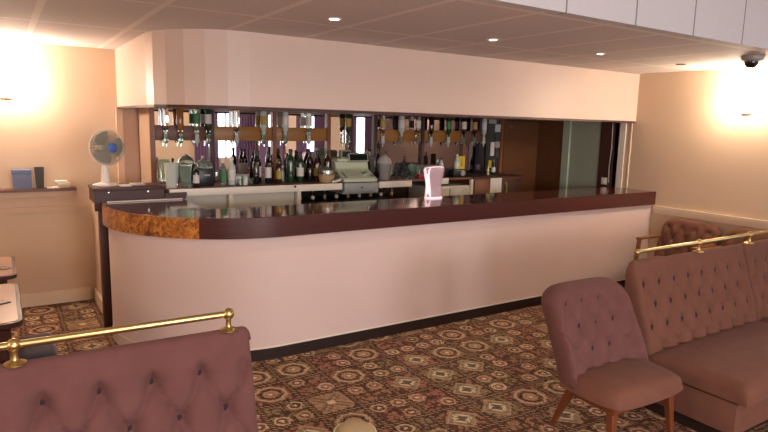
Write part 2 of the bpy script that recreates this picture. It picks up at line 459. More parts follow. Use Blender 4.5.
# ------------------------------------------------------------------ the bar counter
def outline(R, off):
    pts = [(-4.64 - (R - .018) * math.cos(t), 1.06 - R * math.sin(t)) for t in [i * PI / 2 / 28 for i in range(29)]]
    return [(-4.64 - R + .05, 1.25)] + pts + [(-.003, 1.06 - R)]
bar = thing('bar_counter', 'long pink-cream bar with rounded left end and glossy dark top', 'bar', (-2.9, .25, 0))
bar_off = Vector((2.9, -.25, 0))
def shift(bm):
    for v in bm.verts: v.co += bar_off
    return bm
bm = bmesh.new()
out = outline(1.095, 0)
prism(bm, out + [(-.035, .56), (-5.03, .56), (-5.03, 1.25)], 1.07, 1.104)
obj('counter_top', shift(bm), 'counter', bar, bevel=.004)
# edge band split at x=-5.21 : burl on the round end, dark on the rest
def band(poly, R, z0, z1, th):
    bm = bmesh.new()
    inner = []
    for (x, y) in poly:
        d = Vector((-4.64 - x, 1.06 - y)) if (y < 1.06 and x < -4.64) else (Vector((1, 0)) if y >= 1.06 else Vector((0, 1)))
        d.normalize(); inner.append((x + d.x * th, y + d.y * th))
    prism(bm, poly + inner[::-1], z0, z1); return bm
out = outline(1.10, 0)
split = [i for i, p in enumerate(out) if p[0] > -5.235][0]
obj('burl_edge', shift(band(out[:split + 1], 1.10, .956, 1.106, .03)), 'burl', bar, label='burr-walnut veneer edge on the rounded end')
obj('dark_edge', shift(band(out[split:], 1.10, .956, 1.106, .03)), 'counter_edge', bar, label='dark reddish-brown edge')
o2 = outline(1.06, 0)
bm = bmesh.new(); prism(bm, o2 + [(-.003, .06), (-4.64, .06)] + [(-4.64 -   .975 * math.cos(t), 1.06 - 1.0 * math.sin(t)) for t in [i * PI / 2 / 14 for i in range(14, -1, -1)]] + [(-5.58, 1.25)], .09, .96)
obj('front_panel', shift(bm), 'front', bar)
o3 = outline(1.064, 0)
kick = [p for p in o3 if p[0] > -5.32]
inn = [(x, y + .03) for x, y in kick]
bm = bmesh.new(); prism(bm, kick + inn[::-1], 0, .092); obj('kickboard', shift(bm), 'kick', bar)
kb = outline(1.066, 0); kb = [p for p in kb if p[0] > -5.32]
bm = bmesh.new(); prism(bm, kb + [(x, y + .02) for x, y in kb][::-1], .0925, .104); obj('bead', shift(bm), 'white', bar, label='thin white bead above the kickboard')
kick = [p for p in o3 if p[0] <= -5.25]
inn = [(x + .03, y + .02) for x, y in kick]
bm = bmesh.new(); prism(bm, kick + inn[::-1], 0, .092); obj('kickboard', shift(bm), 'front', bar, label='painted base of the rounded end')
obj('end_post', shift(mk(bx, -5.715, -5.635, 1.276, 1.38, 0, 1.10, bev=.004)), 'darkwood', bar)

# raised shelf with the fan
rs = thing('raised_shelf', 'dark wooden raised shelf at the left end of the bar, fan on top', 'shelf', (-5.48, 1.55, 1.11))
def loc(bm, o):
    for v in bm.verts: v.co -= Vector(o)
    return bm
L = (-5.48, 1.55, 1.11)
bm = bmesh.new(); bx(bm, -5.755, -5.19, 1.24, 1.60, 1.20, 1.226, bev=.004); obj('shelf_top', loc(bm, L), 'darkwood', rs)
bm = bmesh.new(); prism(bm, [(-5.75, 1.035), (-5.69, 1.035), (-5.665, 1.105), (-5.62, 1.125), (-5.2, 1.125), (-5.2, 1.20), (-5.75, 1.20)], 1.25, 1.275)
for v in bm.verts: v.co = Vector((v.co.x, v.co.z, v.co.y))
obj('apron', loc(bm, L), 'darkwood', rs)
obj('end_panel', loc(mk(bx, -5.75, -5.725, 1.275, 1.59, 1.10, 1.20), L), 'darkwood', rs)
for x in (-5.64, -5.33):
    bm = bmesh.new(); lathe(bm, [(0, .006), (.009, .004), (.011, 0), (0, 0)], mtx=Matrix.Translation((x, 1.25, 1.185)) @ Matrix.Rotation(PI / 2, 4, 'X')); obj('screw', loc(bm, L), 'steel', rs)
obj('lower_rail', loc(mk(bx, -5.66, -5.02, 1.237, 1.262, 1.106, 1.128), L), 'darkwood', rs)
obj('white_strip', loc(mk(bx, -5.66, -5.05, 1.229, 1.237, 1.106, 1.116), L), 'white', rs, label='thin white edging strip')
obj('flap_end', loc(mk(bx, -5.195, -5.01, 1.237, 1.262, 1.128, 1.165), L), 'darkwood', rs)

# ------------------------------------------------------------------ back bar
bb = thing('back_bar_counter', 'back bar counter with white front edge, below the mirrors', 'counter', (-3.3, 1.55, 0))
L = (-3.3, 1.55, 0)
def P(name, m, *b, bev=0, label=None): return obj(name, loc(mk(bx, *b, bev=bev), L), m, bb, label=label)
P('worktop', 'rail_d', -5.15, -3.43, 1.285, YM - .005, 1.165, 1.19)
P('worktop', 'rail_d', -3.43, -2.98, 1.66, YM - .005, 1.165, 1.19)
P('worktop', 'rail_d', -2.98, -2.55, 1.285, YM - .005, 1.165, 1.19)
P('worktop', 'rail_d', -2.55, -1.53, 1.42, YM - .005, 1.165, 1.19)
P('front_edge', 'white', -5.15, -3.43, 1.265, 1.285, 1.125, 1.192, bev=.003)
P('front_edge', 'white', -2.98, -2.55, 1.265, 1.285, 1.125, 1.192, bev=.003)
P('front_edge', 'white', -2.14, -1.92, 1.40, 1.42, 1.12, 1.192, bev=.003)
P('till_tray', 'grey', -3.42, -2.985, 1.285, 1.66, 1.075, 1.095)
for x in (-4.59, -3.90): P('upright', 'white', x - .02, x + .02, 1.30, 1.36, 0, 1.125)
P('cupboard_panel', 'cream_p', -5.10, -4.61, 1.37, 1.40, .1, 1.115)
P('cupboard_panel', 'cream_p', -4.57, -3.92, 1.37, 1.40, .1, 1.115)
P('open_shelf', 'black', -3.88, -2.55, 1.36, 1.80, .98, 1.0)
P('shelf_back', 'black', -3.88, -2.55, 1.78, 1.80, 0, 1.16)
P('plinth', 'kick', -5.1, -2.55, 1.40, 1.82, 0, .1)
P('hinge', 'black', -3.97, -3.95, 1.26, 1.27, 1.165, 1.185)
fr = thing('under_counter_cabinet', 'cream painted low cabinet beneath the back bar, behind the beer font', 'cabinet', (-1.87, 1.6, 0))
L2 = (-1.87, 1.6, 0)
obj('carcass', loc(mk(bx, -2.20, -1.545, 1.43, 1.82, .1, 1.09), L2), 'cream_p', fr)
obj('door', loc(mk(bx, -2.19, -1.90, 1.405, 1.425, .12, 1.07, bev=.004), L2), 'cream_p', fr)
obj('door', loc(mk(bx, -1.885, -1.585, 1.405, 1.425, .12, 1.07, bev=.004), L2), 'cream_p', fr)
obj('side_trim', loc(mk(bx, -1.58, -1.54, 1.395, 1.425, .1, 1.16), L2), 'white', fr)
cb = thing('brown_cabinet', 'orange-brown wooden cabinet under the pinned notices by the brown door', 'cabinet', (-1.1, 1.6, 0))
L2 = (-1.1, 1.6, 0)
obj('carcass', loc(mk(bx, -1.53, -.69, 1.42, 1.84, 0, 1.17), L2), 'terra', cb)
obj('cabinet_top', loc(mk(bx, -1.526, -.685, 1.40, 1.845, 1.17, 1.19), L2), 'darkwood', cb)
obj('door', loc(mk(bx, -1.51, -1.12, 1.40, 1.418, .08, 1.15, bev=.003), L2), 'terra', cb)
dd = obj('door', loc(mk(bx, -1.10, -.71, 1.40, 1.418, .08, 1.15, bev=.003), L2), 'darkwood', cb)
bm = mk(tube, [(-1.0, 1.40, .95), (-1.0, 1.375, .96), (-1.0, 1.37, 1.03), (-1.0, 1.375, 1.10), (-1.0, 1.40, 1.11)], .008)
o = obj('door_handle', loc(bm, L2), 'label_g', dd)

# mirrors, posts and rails
posts = [-5.165, -4.605, -3.95, -3.31, -3.035, -2.70, -2.02, -1.36, -.70]
for i, x in enumerate(posts):
    struct('trim_%d' % (20 + i), 'post' if i in (0, 2, 3, 7, 8) else 'darkwood', (x - .022, x + .022, YM - .045, YM, 1.19, ZB))
names = ['far left, behind the tall glasses', 'behind the black-label bottles', 'behind the green bottles', 'behind the wicker-look ice bucket and till',
         'narrow, above the till screen', 'behind the glassware right of the till', 'behind the beer font', 'right end, next to the pinned notices']
for i in range(8):
    a, b = posts[i] + .022, posts[i + 1] - .022
    o = boxo('wall_mirror', 'mirror' if i < 5 else 'mirror_d', None, a, b, YM - .014, YM - .004, 1.195, ZB - .002)
    tag(o, 'tall back-bar mirror panel ' + names[i], 'mirror', 'mirrors behind the bar')
ri = 0
rn = ['dull brown wooden bottle rail across the leftmost mirror', 'golden wooden bottle rail across the second mirror bay', 'golden wooden bottle rail above the green bottles',
      'golden wooden bottle rail just right of the till', 'golden wooden bottle rail above the beer font', 'dark wooden bottle rail at the right end of the mirrors']
for (a, b, m) in ((-5.14, -4.63, 'rail_d'), (-4.58, -3.975, 'rail'), (-3.925, -3.335, 'rail'), (-2.675, -2.045, 'rail'), (-1.995, -1.385, 'rail'), (-1.335, -.98, 'rail_d')):
    o = boxo('bottle_rail', m, None, a, b, YM - .035, YM - .015, 1.60, 1.742, bev=.003)
    tag(o, rn[ri], 'rail', 'bottle rails on the mirrors'); ri += 1

# ---------------------------------------------------- bottles
def bottle_prof(kind):
    if kind == 'wine': return [(0, 0), (.037, .002), (.038, .01), (.038, .19), (.034, .215), (.017, .245), (.0145, .255), (.0145, .29), (.0165, .292), (.0165, .302), (.0, .302)], (.06, .15), .0385, (.268, .305, .0172)
    if kind == 'spirit': return [(0, 0), (.036, .002), (.038, .01), (.038, .17), (.034, .195), (.018, .22), (.016, .23), (.016, .255), (0, .255)], (.05, .15), .0385, (.25, .285, .019)
    if kind == 'beer': return [(0, 0), (.029, .002), (.031, .008), (.031, .125), (.026, .15), (.014, .185), (.013, .20), (.013, .225), (0, .225)], (.04, .11), .0315, (.218, .232, .0155)
    if kind == 'tall': return [(0, 0), (.03, .002), (.032, .01), (.032, .21), (.026, .23), (.014, .25), (.013, .30), (0, .30)], (.06, .17), .0325, (.295, .33, .016)
    if kind == 'small': return [(0, 0), (.026, .002), (.028, .008), (.028, .09), (.022, .11), (.012, .125), (.012, .15), (0, .15)], (.025, .08), .0285, (.145, .165, .0145)
def bottle(kind, glass, lab, cap, loc, label, group, s=1.0, name='bottle', cat='bottle'):
    pr, (l0, l1), lr, (c0, c1, cr) = bottle_prof(kind)
    t = thing(name, label, cat, loc, random.uniform(0, 6), group); t.scale = (s, s, s)
    obj('glass_body', mk(lathe, pr, n=18), glass, t)
    if lab: obj('paper_label', mk(lathe, [(lr, l0), (lr + .0006, l0), (lr + .0006, l1), (lr, l1)], n=18), lab, t)
    if cap: obj('cap', mk(lathe, [(0, c1), (cr, c1 - .002), (cr, c0), (cr * .8, c0 - .001)], n=14), cap, t)
    return t
ZT = 1.19
# optics: inverted bottle in a bracket with a measure below
def optic(x, glass, lab, label, liquid=None, big=1.0):
    t = thing('optic_bottle', label, 'bottle', (x, YM - .085, 1.60), 0, 'inverted bottles on optics')
    bm = bmesh.new()
    prof = [(0, .305), (.034, .303), (.038, .295), (.038, .145), (.033, .12), (.018, .098), (.0145, .09), (.0145, .062), (0, .062)]
    lathe(bm, [(r * big, z) for r, z in prof], n=18); b_ = obj('glass_body', bm, glass, t)
    if lab: obj('paper_label', mk(lathe, [(.038 * big + .0006, .165), (.038 * big + .001, .166), (.038 * big + .001, .255), (.038 * big + .0006, .256)], n=18), lab, b_)
    bm = bmesh.new(); lathe(bm, [(0, .066), (.018, .064), (.02, .055), (.02, .025), (.024, .018), (.024, -.01), (.016, -.02), (.008, -.028), (.006, -.055), (0, -.055)], n=16)
    obj('optic_measure', bm, 'glass_g' if random.random() < .4 else 'milky', t)
    bm = bmesh.new(); bx(bm, -.012, .012, .03, .05, -.02, .13); bx(bm, -.022, .022, .0, .04, .085, .098)
    obj('bracket', bm, 'steel', t)
    return t
ops = [(-5.055, 'glass', None, 'clear inverted bottle on the rail, first from the left'), (-4.92, 'amber', None, 'brown inverted bottle, second from the left'),
       (-4.765, 'glass_g', 'label_gr', 'pale green inverted bottle with green label, third from the left'), (-4.655, 'green_b', 'label', 'green inverted bottle with pale band, beside the second post'),
       (-4.37, 'glass', None, 'clear narrow inverted bottle over the ice box end of the golden rail'), (-4.085, 'milky', 'label_g', 'cloudy inverted bottle with gold label over the black bottles'),
       (-3.845, 'milky', 'label', 'pale green-white inverted bottle above the green wine bottles'), (-3.575, 'glass_g', 'label', 'green-tinted inverted bottle with white label left of the till'),
       (-3.09, 'green_b', 'label_g', 'slim dark green inverted bottle beside the till mirror'), (-2.63, 'glass', 'label_g', 'clear inverted bottle with gold label right of the till'),
       (-2.37, 'milky', 'label', 'inverted bottle with a wide white label above the water jug'), (-2.13, 'glass', 'label', 'clear inverted bottle with pale label above the stacked glasses'),
       (-1.93, 'dark_b', None, 'black inverted bottle directly above the beer font'), (-1.66, 'green_b', 'label_gr', 'deep green inverted bottle right of the beer font'),
       (-1.41, 'dark_b', 'label', 'black inverted bottle with white label, third from the right end'), (-1.23, 'brown_b', 'label_g', 'brown inverted bottle with gold label, second from the right end'),
       (-1.07, 'milky', 'label', 'frosted inverted bottle at the right end of the rail')]
for x, g_, lb, la in ops: optic(x, g_, lb, la, big=1.0 if 'wide' in la else .84)

# bottles standing on the back counter
G1 = 'bottles standing on the back bar'
bottle('spirit', 'dark_b', 'label', 'black', (-4.882, 1.40, ZT), 'short dark bottle with white label left of the black ice box', G1, .75)
bottle('spirit', 'glass_g', 'label_gr', 'label', (-4.60, 1.50, ZT), 'green-labelled bottle right of the black ice box', G1, .85)
bottle('spirit', 'milky', 'label', 'label', (-4.515, 1.50, ZT), 'white-capped frosted bottle right of the green-labelled bottle', G1, .95)
for i, (x, g_, lb, s, la) in enumerate([(-4.27, 'dark_b', None, 1.0, 'plain black bottle, leftmost of the black group'), (-4.215, 'dark_b', 'label', .98, 'black bottle with round white label'),
        (-4.145, 'dark_b', 'label', .95, 'black bottle with low white label, in the middle of the black group'), (-4.085, 'brown_b', None, .98, 'plain brown bottle right of the black bottles'), (-4.03, 'brown_b', 'label_g', .85, 'short brown bottle with gold label by the wooden post')]):
    bottle('tall' if i < 3 else 'spirit', g_, lb, 'black', (x, 1.50 + .09 * (i % 2), ZT), la, G1, s)
for i, (x, g_, lb, kd, s, la) in enumerate([(-3.93, 'milky', None, 'small', 1.0, 'small frosted bottle against the wooden post'), (-3.885, 'green_b', None, 'wine', 1.12, 'tallest green wine bottle, first of the green row'), (-3.83, 'green_b', 'label_g', 'wine', 1.08, 'green wine bottle with gold label, second of the green row'),
        (-3.775, 'green_b', 'label', 'wine', 1.0, 'green wine bottle with white label'), (-3.72, 'dark_b', None, 'wine', .9, 'plain near-black wine bottle after the green ones'), (-3.665, 'dark_b', None, 'beer', 1.0, 'short black beer bottle in the wine row'),
        (-3.615, 'red_b', None, 'wine', 1.0, 'dark red wine bottle'), (-3.56, 'red_b', 'label_g', 'wine', .92, 'dark red wine bottle with gold label behind the ice bucket'), (-3.50, 'dark_b', 'label', 'wine', 1.05, 'black wine bottle with white label behind the ice bucket'), (-3.43, 'brown_b', None, 'wine', 1.05, 'brown wine bottle between ice bucket and till')]):
    bottle(kd, g_, lb, 'black' if i else 'label', (x, (1.55 if i % 2 else 1.66) + (.05 if i > 6 else 0), ZT), la, G1, s)
bottle('tall', 'dark_b', None, 'black', (-2.725, 1.72, ZT), 'dark slim bottle standing behind the grey water jug', G1, 1.0)
bottle('tall', 'glass', 'label', 'black', (-2.655, 1.66, ZT), 'clear slim bottle with dark stopper right of the jug', G1, .95)
bottle('spirit', 'brown_b', 'label_g', 'black', (-2.60, 1.74, ZT), 'brown bottle behind the clear slim bottle', G1, .95)
bottle('spirit', 'glass', 'label', 'label', (-2.03, 1.49, ZT), 'clear bottle with pale label half behind the beer font', G1, .75)
bottle('small', 'milky', 'label', 'label', (-1.71, 1.52, 1.282), 'white bottle with white cap on the black box', G1, 1.1)
bottle('spirit', 'milky', 'label', 'black', (-1.84, 1.66, ZT), 'pale bottle left of the black box', G1, .8)
bottle('beer', 'green_b', 'label', 'black', (-1.01, 1.62, ZT), 'green bottle on the brown cabinet by the notices', G1, .85)
bottle('beer', 'milky', 'label_y', 'label_y', (-1.12, 1.60, ZT), 'small bottle with yellow label on the brown cabinet', G1, .5)
# bottles below the till, on the dark shelf
for i in range(9):
    bottle('small', ['brown_b', 'dark_b', 'green_b'][i % 3], 'label' if i % 2 else 'label_g', 'steel', (-3.82 + i * .14, 1.45, 1.0005), 'small mixer bottle on the dark shelf below the till, %s from its left end' % ['first', 'second', 'third', 'fourth', 'fifth', 'sixth', 'seventh', 'eighth', 'ninth'][i], 'mixer bottles below the till', .62)

# glasses
def glass_prof(kind):
    if kind == 'pint': return [(0, 0), (.03, 0), (.031, .006), (.043, .15), (.0405, .15), (.029, .012), (0, .012)]
    if kind == 'tumbler': return [(0, 0), (.034, 0), (.035, .005), (.038, .09), (.0355, .09), (.032, .012), (0, .012)]
    if kind == 'wine': return [(0, 0), (.034, .001), (.034, .004), (.006, .008), (.0045, .02), (.0045, .08), (.012, .088), (.034, .115), (.038, .14), (.032, .18), (.0305, .18), (.0355, .14), (.031, .117), (.004, .092), (0, .092)]
def glass(kind, loc_, label, group, s=1.0, m='glass', flip=False):
    bm = mk(lathe, glass_prof(kind), n=20)
    if flip:
        h = max(v.co.z for v in bm.verts)
        for v in bm.verts: v.co.z = h - v.co.z
    o = obj('drinking_glass', bm, m); o.location = loc_; o.scale = (s, s, s); tag(o, label, 'glass', group); return o
glass('pint', (-5.095, 1.42, ZT), 'tall pale glass at the far left of the back bar', 'tall glasses on the left of the back bar', 1.5, 'milky')
glass('pint', (-5.03, 1.62, ZT), 'tall clear glass behind the pale one at the far left', 'tall glasses on the left of the back bar', 1.4, 'glass')
glass('pint', (-4.97, 1.42, ZT), 'tall greenish glass beside the short dark bottle', 'tall glasses on the left of the back bar', 1.35, 'glass_g')
for i, x in enumerate((-4.455, -4.40, -4.345)):
    glass('tumbler', (x, 1.45, ZT), 'upturned clear tumbler in the front row left of the black bottles, %s' % ['left', 'middle', 'right'][i] + ' one', 'upturned tumblers', .68, 'glass' if i != 1 else 'milky', True)
for i, x in enumerate((-4.43, -4.365)):
    glass('tumbler', (x, 1.55, ZT), 'upturned milky tumbler in the rear row left of the black bottles, %s' % ['nearer the frosted bottle', 'nearer the black bottles'][i], 'upturned tumblers', .85, 'milky', True)
o = obj('saucer', mk(lathe, [(0, 0), (.04, 0), (.075, .012), (.075, .016), (.04, .006), (0, .006)], n=24), 'paper'); o.location = (-4.40, 1.55, ZT + .0775)
tag(o, 'white saucer lying on the upturned milky tumblers', 'saucer')
n = 0
for (x, y, kd, s, mm) in ((-2.52, 1.47, 'tumbler', 1.0, 'glass'), (-2.44, 1.50, 'wine', .85, 'glass'), (-2.36, 1.56, 'wine', .9, 'glass_g'), (-2.27, 1.53, 'tumbler', 1.0, 'glass'), (-2.58, 1.54, 'wine', .9, 'glass')):
    glass(kd, (x, y, ZT), ['small clear tumbler right of the slim bottle', 'clear wine glass behind the small tumbler', 'greenish wine glass left of the glass rack', 'clear tumbler nearest the glass rack', 'clear wine glass just right of the slim bottle'][n], 'glasses right of the till', s, mm); n += 1
n = 0
for r_ in range(2):
    for x in (-2.22, -2.135, -2.05, -1.965):
        glass('pint', (x, 1.60 + .09 * r_, ZT), 'upturned pint glass behind the beer font, %s from the left in the %s row' % (['first', 'second', 'third', 'fourth'][n % 4], ['front', 'rear'][r_]), 'upturned pint glasses behind the beer font', .96, 'glass_g', True); n += 1

# ice box with lid
t = thing('ice_box', 'square black ice box with clear domed lid on the back bar', 'ice box', (-4.775, 1.52, ZT))
obj('box_body', mk(bx, -.075, .075, -.07, .07, 0, .165, bev=.012), 'black', t)
obj('label_plate', mk(bx, -.02, .035, -.0725, -.07, .095, .11), 'papergrey', t)
bm = mk(lathe, [(.08, .165), (.08, .178), (.07, .205), (.045, .235), (.015, .25), (.012, .262), (0, .265)], n=24); obj('lid', bm, 'glass_g', t)
# ice bucket (beige with steel rim)
t = thing('ice_bucket', 'round beige ice bucket with steel rim left of the till', 'bucket', (-3.535, 1.42, ZT))
obj('bucket_body', mk(lathe, [(0, 0), (.07, 0), (.075, .01), (.088, .09), (.084, .09), (.07, .012), (0, .012)], n=28), 'wicker', t)
obj('rim', mk(lathe, [(.085, .088), (.092, .090), (.092, .128), (.088, .13), (.085, .12)], n=28), 'steel', t)
obj('lid', mk(lathe, [(.09, .125), (.085, .14), (.05, .152), (.012, .156), (.012, .168), (0, .17)], n=28), 'glass_g', t)
hb = mk(tube, [(-.092, 0, .11), (-.105, -.03, .10), (-.09, -.09, .09), (0, -.112, .085), (.09, -.09, .09), (.105, -.03, .10), (.092, 0, .11)], .004); obj('handle', hb, 'steel', t)
# cash register
t = thing('cash_register', 'pale beige-green cash register with dark raised display', 'till', (-3.195, 1.42, 1.095), math.radians(-4))
obj('cash_drawer', mk(bx, -.20, .20, -.17, .22, 0, .095, bev=.008), 'grey', t, label='grey cash drawer')
obj('drawer_lock', mk(bx, -.008, .008, -.178, -.168, .035, .055, bev=.003), 'black', t)
bm = bmesh.new()
prof = [(-.165, .10), (-.165, .135), (.0, .20), (.05, .225), (.07, .30), (.10, .315), (.20, .315), (.22, .30), (.22, .10)]
va = [bm.verts.new((-.205, y, z)) for y, z in prof]; vb = [bm.verts.new((.19, y, z)) for y, z in prof]
for i in range(len(prof)):
    j = (i + 1) % len(prof); bm.faces.new((va[i], va[j], vb[j], vb[i]))
bm.faces.new(va); bm.faces.new(vb[::-1])
# lower the right half of the housing behind the keys
obj('housing', bm, 'till', t, bevel=.012)
bm = bmesh.new(); nrm = Matrix.Translation((0, -.082, .172)) @ Matrix.Rotation(math.atan2(.065, .165), 4, 'X')
bx(bm, -.17, .17, -.065, .065, -.004, .006, mtx=nrm); kp = obj('keypad', bm, 'till2', t)
for i in range(8):
    for j in range(4):
        bm = bmesh.new(); bx(bm, -.155 + i * .04, -.125 + i * .04, -.055 + j * .029, -.034 + j * .029, .006, .012, mtx=nrm)
        obj('key', bm, ['till', 'label', 'papergrey', 'label_gr'][(i + j * 3) % 4] if i > 4 else 'till', kp, smooth=False)
obj('paper_roll_cover', mk(bx, -.19, -.04, .04, .20, .30, .335, bev=.015), 'till', t)
nr2 = Matrix.Translation((.04, .06, .345)) @ Matrix.Rotation(-.25, 4, 'X')
bm = bmesh.new(); bx(bm, -.10, .14, -.02, .04, -.05, .045, bev=.008, mtx=nr2); sc_ = obj('display', bm, 'till2', t)
bm = bmesh.new(); bx(bm, -.085, .125, -.023, -.019, -.035, .032, mtx=nr2); obj('display_screen', bm, 'screen', sc_, smooth=False)
bm = bmesh.new(); bx(bm, -.12, .0, .10, .17, .33, .42, bev=.008); c_ = obj('customer_display', bm, 'till2', t); obj('display_screen', mk(bx, -.105, -.01, .096, .1, .35, .41), 'screen', c_, smooth=False)
# folded cloth beside the till
bm = bmesh.new()
tube(bm, [(-3.425, 1.295, ZT + .045), (-3.44, 1.305, ZT + .03), (-3.475, 1.31, ZT + .02), (-3.53, 1.305, ZT + .013)], [.012, .016, .017, .012], n=10)
o = obj('banana', bm, 'cream_p'); o.name = 'rolled_cloth'; tag(o, 'pale rolled bar cloth lying at the left of the till', 'cloth')
# water jug
t = thing('water_jug', 'pale grey ribbed water jug with domed lid right of the till', 'jug', (-2.77, 1.50, ZT), math.radians(20))
bm = bmesh.new(); lathe(bm, [(0, 0), (.062, 0), (.066, .008), (.072, .16), (.078, .175), (.074, .18), (0, .18)], n=28, sx=1.0, sy=.8)
for v in bm.verts:
    if .01 < v.co.z < .17:
        a = math.atan2(v.co.y, v.co.x); f = 1 + .05 * math.cos(8 * a); v.co.x *= f; v.co.y *= f
obj('jug_body', bm, 'grey', t)
obj('lid', mk(lathe, [(.08, .175), (.084, .185), (.082, .205), (.066, .24), (.04, .262), (.015, .272), (0, .273)], n=28, sx=1.1, sy=.85), 'papergrey', t)
obj('handle', mk(tube, [(.075, 0, .19), (.115, 0, .185), (.13, 0, .15), (.125, 0, .08), (.105, 0, .04), (.07, 0, .035)], .011), 'grey', t)
# red plastic holder, black box, yellow card, notices
t = thing('straw_holder', 'red plastic straw holder left of the beer font', 'holder', (-2.32, 1.40, ZT))
t.location = (-2.31, 1.455, ZT)
obj('holder_body', mk(bx, -.03, .03, -.03, .03, 0, .05, bev=.006), 'red', t)
for q in range(3): obj('straw', mk(tube, [(-.015 + q * .015, 0, .01), (-.022 + q * .022, .01, .10)], .003, n=6), ['red', 'label', 'red'][q], t)
t = thing('speaker_box', 'small black box with a round dial on the low cream cabinet', 'box', (-1.72, 1.51, ZT))
obj('box_body', mk(bx, -.10, .10, -.07, .10, 0, .092, bev=.006), 'black', t)
bm = bmesh.new(); lathe(bm, [(0, .006), (.026, .006), (.03, 0), (.036, 0), (.036, .004), (.03, .01), (.027, .01)], mtx=Matrix.Translation((.045, -.071, .05)) @ Matrix.Rotation(PI / 2, 4, 'X')); obj('dial', bm, 'papergrey', t)
t = thing('snack_card', 'bright yellow snack card propped on the black box', 'card', (-1.61, 1.55, ZT + .092), math.radians(-8))
obj('card_panel', mk(bx, -.045, .045, -.004, .004, 0, .155), 'label_y', t)
for q in range(3): obj('packet', mk(bx, -.036 + q * .025, -.016 + q * .025, -.010, -.004, .02 + .012 * q, .13, bev=.002), 'label_y' if q != 1 else 'label_g', t)
notes = [(-.93, -.80, 1.845, 1.90, 'papergrey', 'grey card at the very top of the notices'), (-.815, -.68, 1.735, 1.835, 'milky', 'pale green card second from the top'), (-.80, -.72, 1.62, 1.72, 'dkgrey', 'dark photo card in the middle of the notices'),
         (-.88, -.815, 1.42, 1.60, 'label', 'narrow white slip at the left of the notices'), (-.80, -.69, 1.53, 1.61, 'papergrey', 'pale square card above the dark one'), (-.79, -.73, 1.40, 1.52, 'dkgrey', 'dark upright card low among the notices'),
         (-.905, -.855, 1.26, 1.36, 'label_y', 'small yellow slip at the bottom of the notices'), (-.72, -.68, 1.36, 1.50, 'glass_g', 'slim greenish card beside the brown door')]
for x0, x1, z0, z1, m_, la in notes:
    o = boxo('notice_card', m_, None, x0, x1, YM - .022, YM - .015, z0, z1); tag(o, la + ', pinned on the bar wall', 'card', 'notices pinned beside the brown door')
t = thing('price_notice', 'white printed notice taped to the front of the brown cabinet', 'notice', (-1.16, 1.396, 1.0))
obj('sheet', mk(bx, -.10, .09, -.003, 0, -.015, .17), 'paper', t)
# light switch on the dark upright
t = thing('light_switch', 'white square light switch on the dark upright by the white jamb', 'switch', (-.017, .665, 1.165))
obj('switch_plate', mk(bx, -.008, 0, -.043, .043, -.043, .043, bev=.003), 'white', t)
obj('rocker', mk(bx, -.013, -.007, -.01, .01, -.016, .016, bev=.002), 'paper', t)
bm = mk(tube, [(-.025, .60, 1.15), (-.028, .605, 1.35), (-.026, .592, 1.6), (-.028, .60, 1.88)], .006, n=8)
o = obj('cable', bm, 'grey'); tag(o, 'grey cable running up the dark upright beside the white jamb', 'cable')

# beer font on the counter
t = thing('beer_font', 'flared glossy pink-white beer font standing on the bar counter', 'beer font', (-2.86, .47, 1.106)); t.scale = (1.12, 1.1, 1)
bm = bmesh.new()
lathe(bm, [(0, 0), (.084, 0), (.086, .01), (.078, .06), (.074, .10), (.080, .16), (.094, .22), (.102, .265), (.100, .29), (.088, .304), (.05, .312), (0, .314)], n=36, sx=1, sy=.5)
obj('font_body', bm, 'font', t)
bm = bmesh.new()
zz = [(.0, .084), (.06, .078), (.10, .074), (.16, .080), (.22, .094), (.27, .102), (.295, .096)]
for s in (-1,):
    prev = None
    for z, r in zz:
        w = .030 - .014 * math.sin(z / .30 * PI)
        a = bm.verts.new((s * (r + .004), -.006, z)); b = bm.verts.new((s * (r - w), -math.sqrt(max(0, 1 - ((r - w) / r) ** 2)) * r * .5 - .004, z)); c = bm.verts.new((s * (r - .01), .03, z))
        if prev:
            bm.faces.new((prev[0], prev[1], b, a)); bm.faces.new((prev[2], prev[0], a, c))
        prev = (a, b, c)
obj('edge_highlight', bm, 'font_e', t, label='window highlight painted as a white edge strip')  # strip painted in as the bright left-edge highlight
bm = bmesh.new(); tube(bm, [(-.094, -.012, .292), (-.05, -.045, .303), (0, -.053, .307), (.05, -.045, .303), (.094, -.012, .290)], .0035, n=8); obj('crown_highlight', bm, 'font_e', t)  # highlight along the top, drawn as an emissive strip
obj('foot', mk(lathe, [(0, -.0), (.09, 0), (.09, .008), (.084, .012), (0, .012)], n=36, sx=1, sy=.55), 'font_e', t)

# ------------------------------------------------------------------ fan
t = thing('desk_fan', 'white pedestal desk fan with grey wire cage on the raised shelf', 'fan', (-5.635, 1.45, 1.226), math.radians(20)); t.scale = (.92, .92, .92)
obj('base', mk(lathe, [(0, 0), (.095, 0), (.10, .006), (.098, .014), (.06, .026), (.036, .036), (0, .036)], n=32, sx=1.15), 'fan', t)
obj('column', mk(lathe, [(.042, .03), (.036, .06), (.027, .16), (.024, .25), (.03, .268), (0, .27)], n=24), 'fan', t)
R0 = Matrix.Translation((.0, -.045, .355))
bm = bmesh.new(); lathe(bm, [(0, -.12), (.035, -.115), (.048, -.09), (.05, -.04), (.045, 0), (0, 0)], n=24, mtx=Matrix.Translation((0, -.02, .355)) @ Matrix.Rotation(PI / 2, 4, 'X'))
obj('motor_housing', bm, 'fan', t)
RY = Matrix.Translation((0, -.055, .355)) @ Matrix.Rotation(PI / 2, 4, 'X')       # local +z -> -y (towards viewer)
def V3(x, y, z): return RY @ Vector((x, y, z))
RF = .162
bm = bmesh.new()
NS = 64
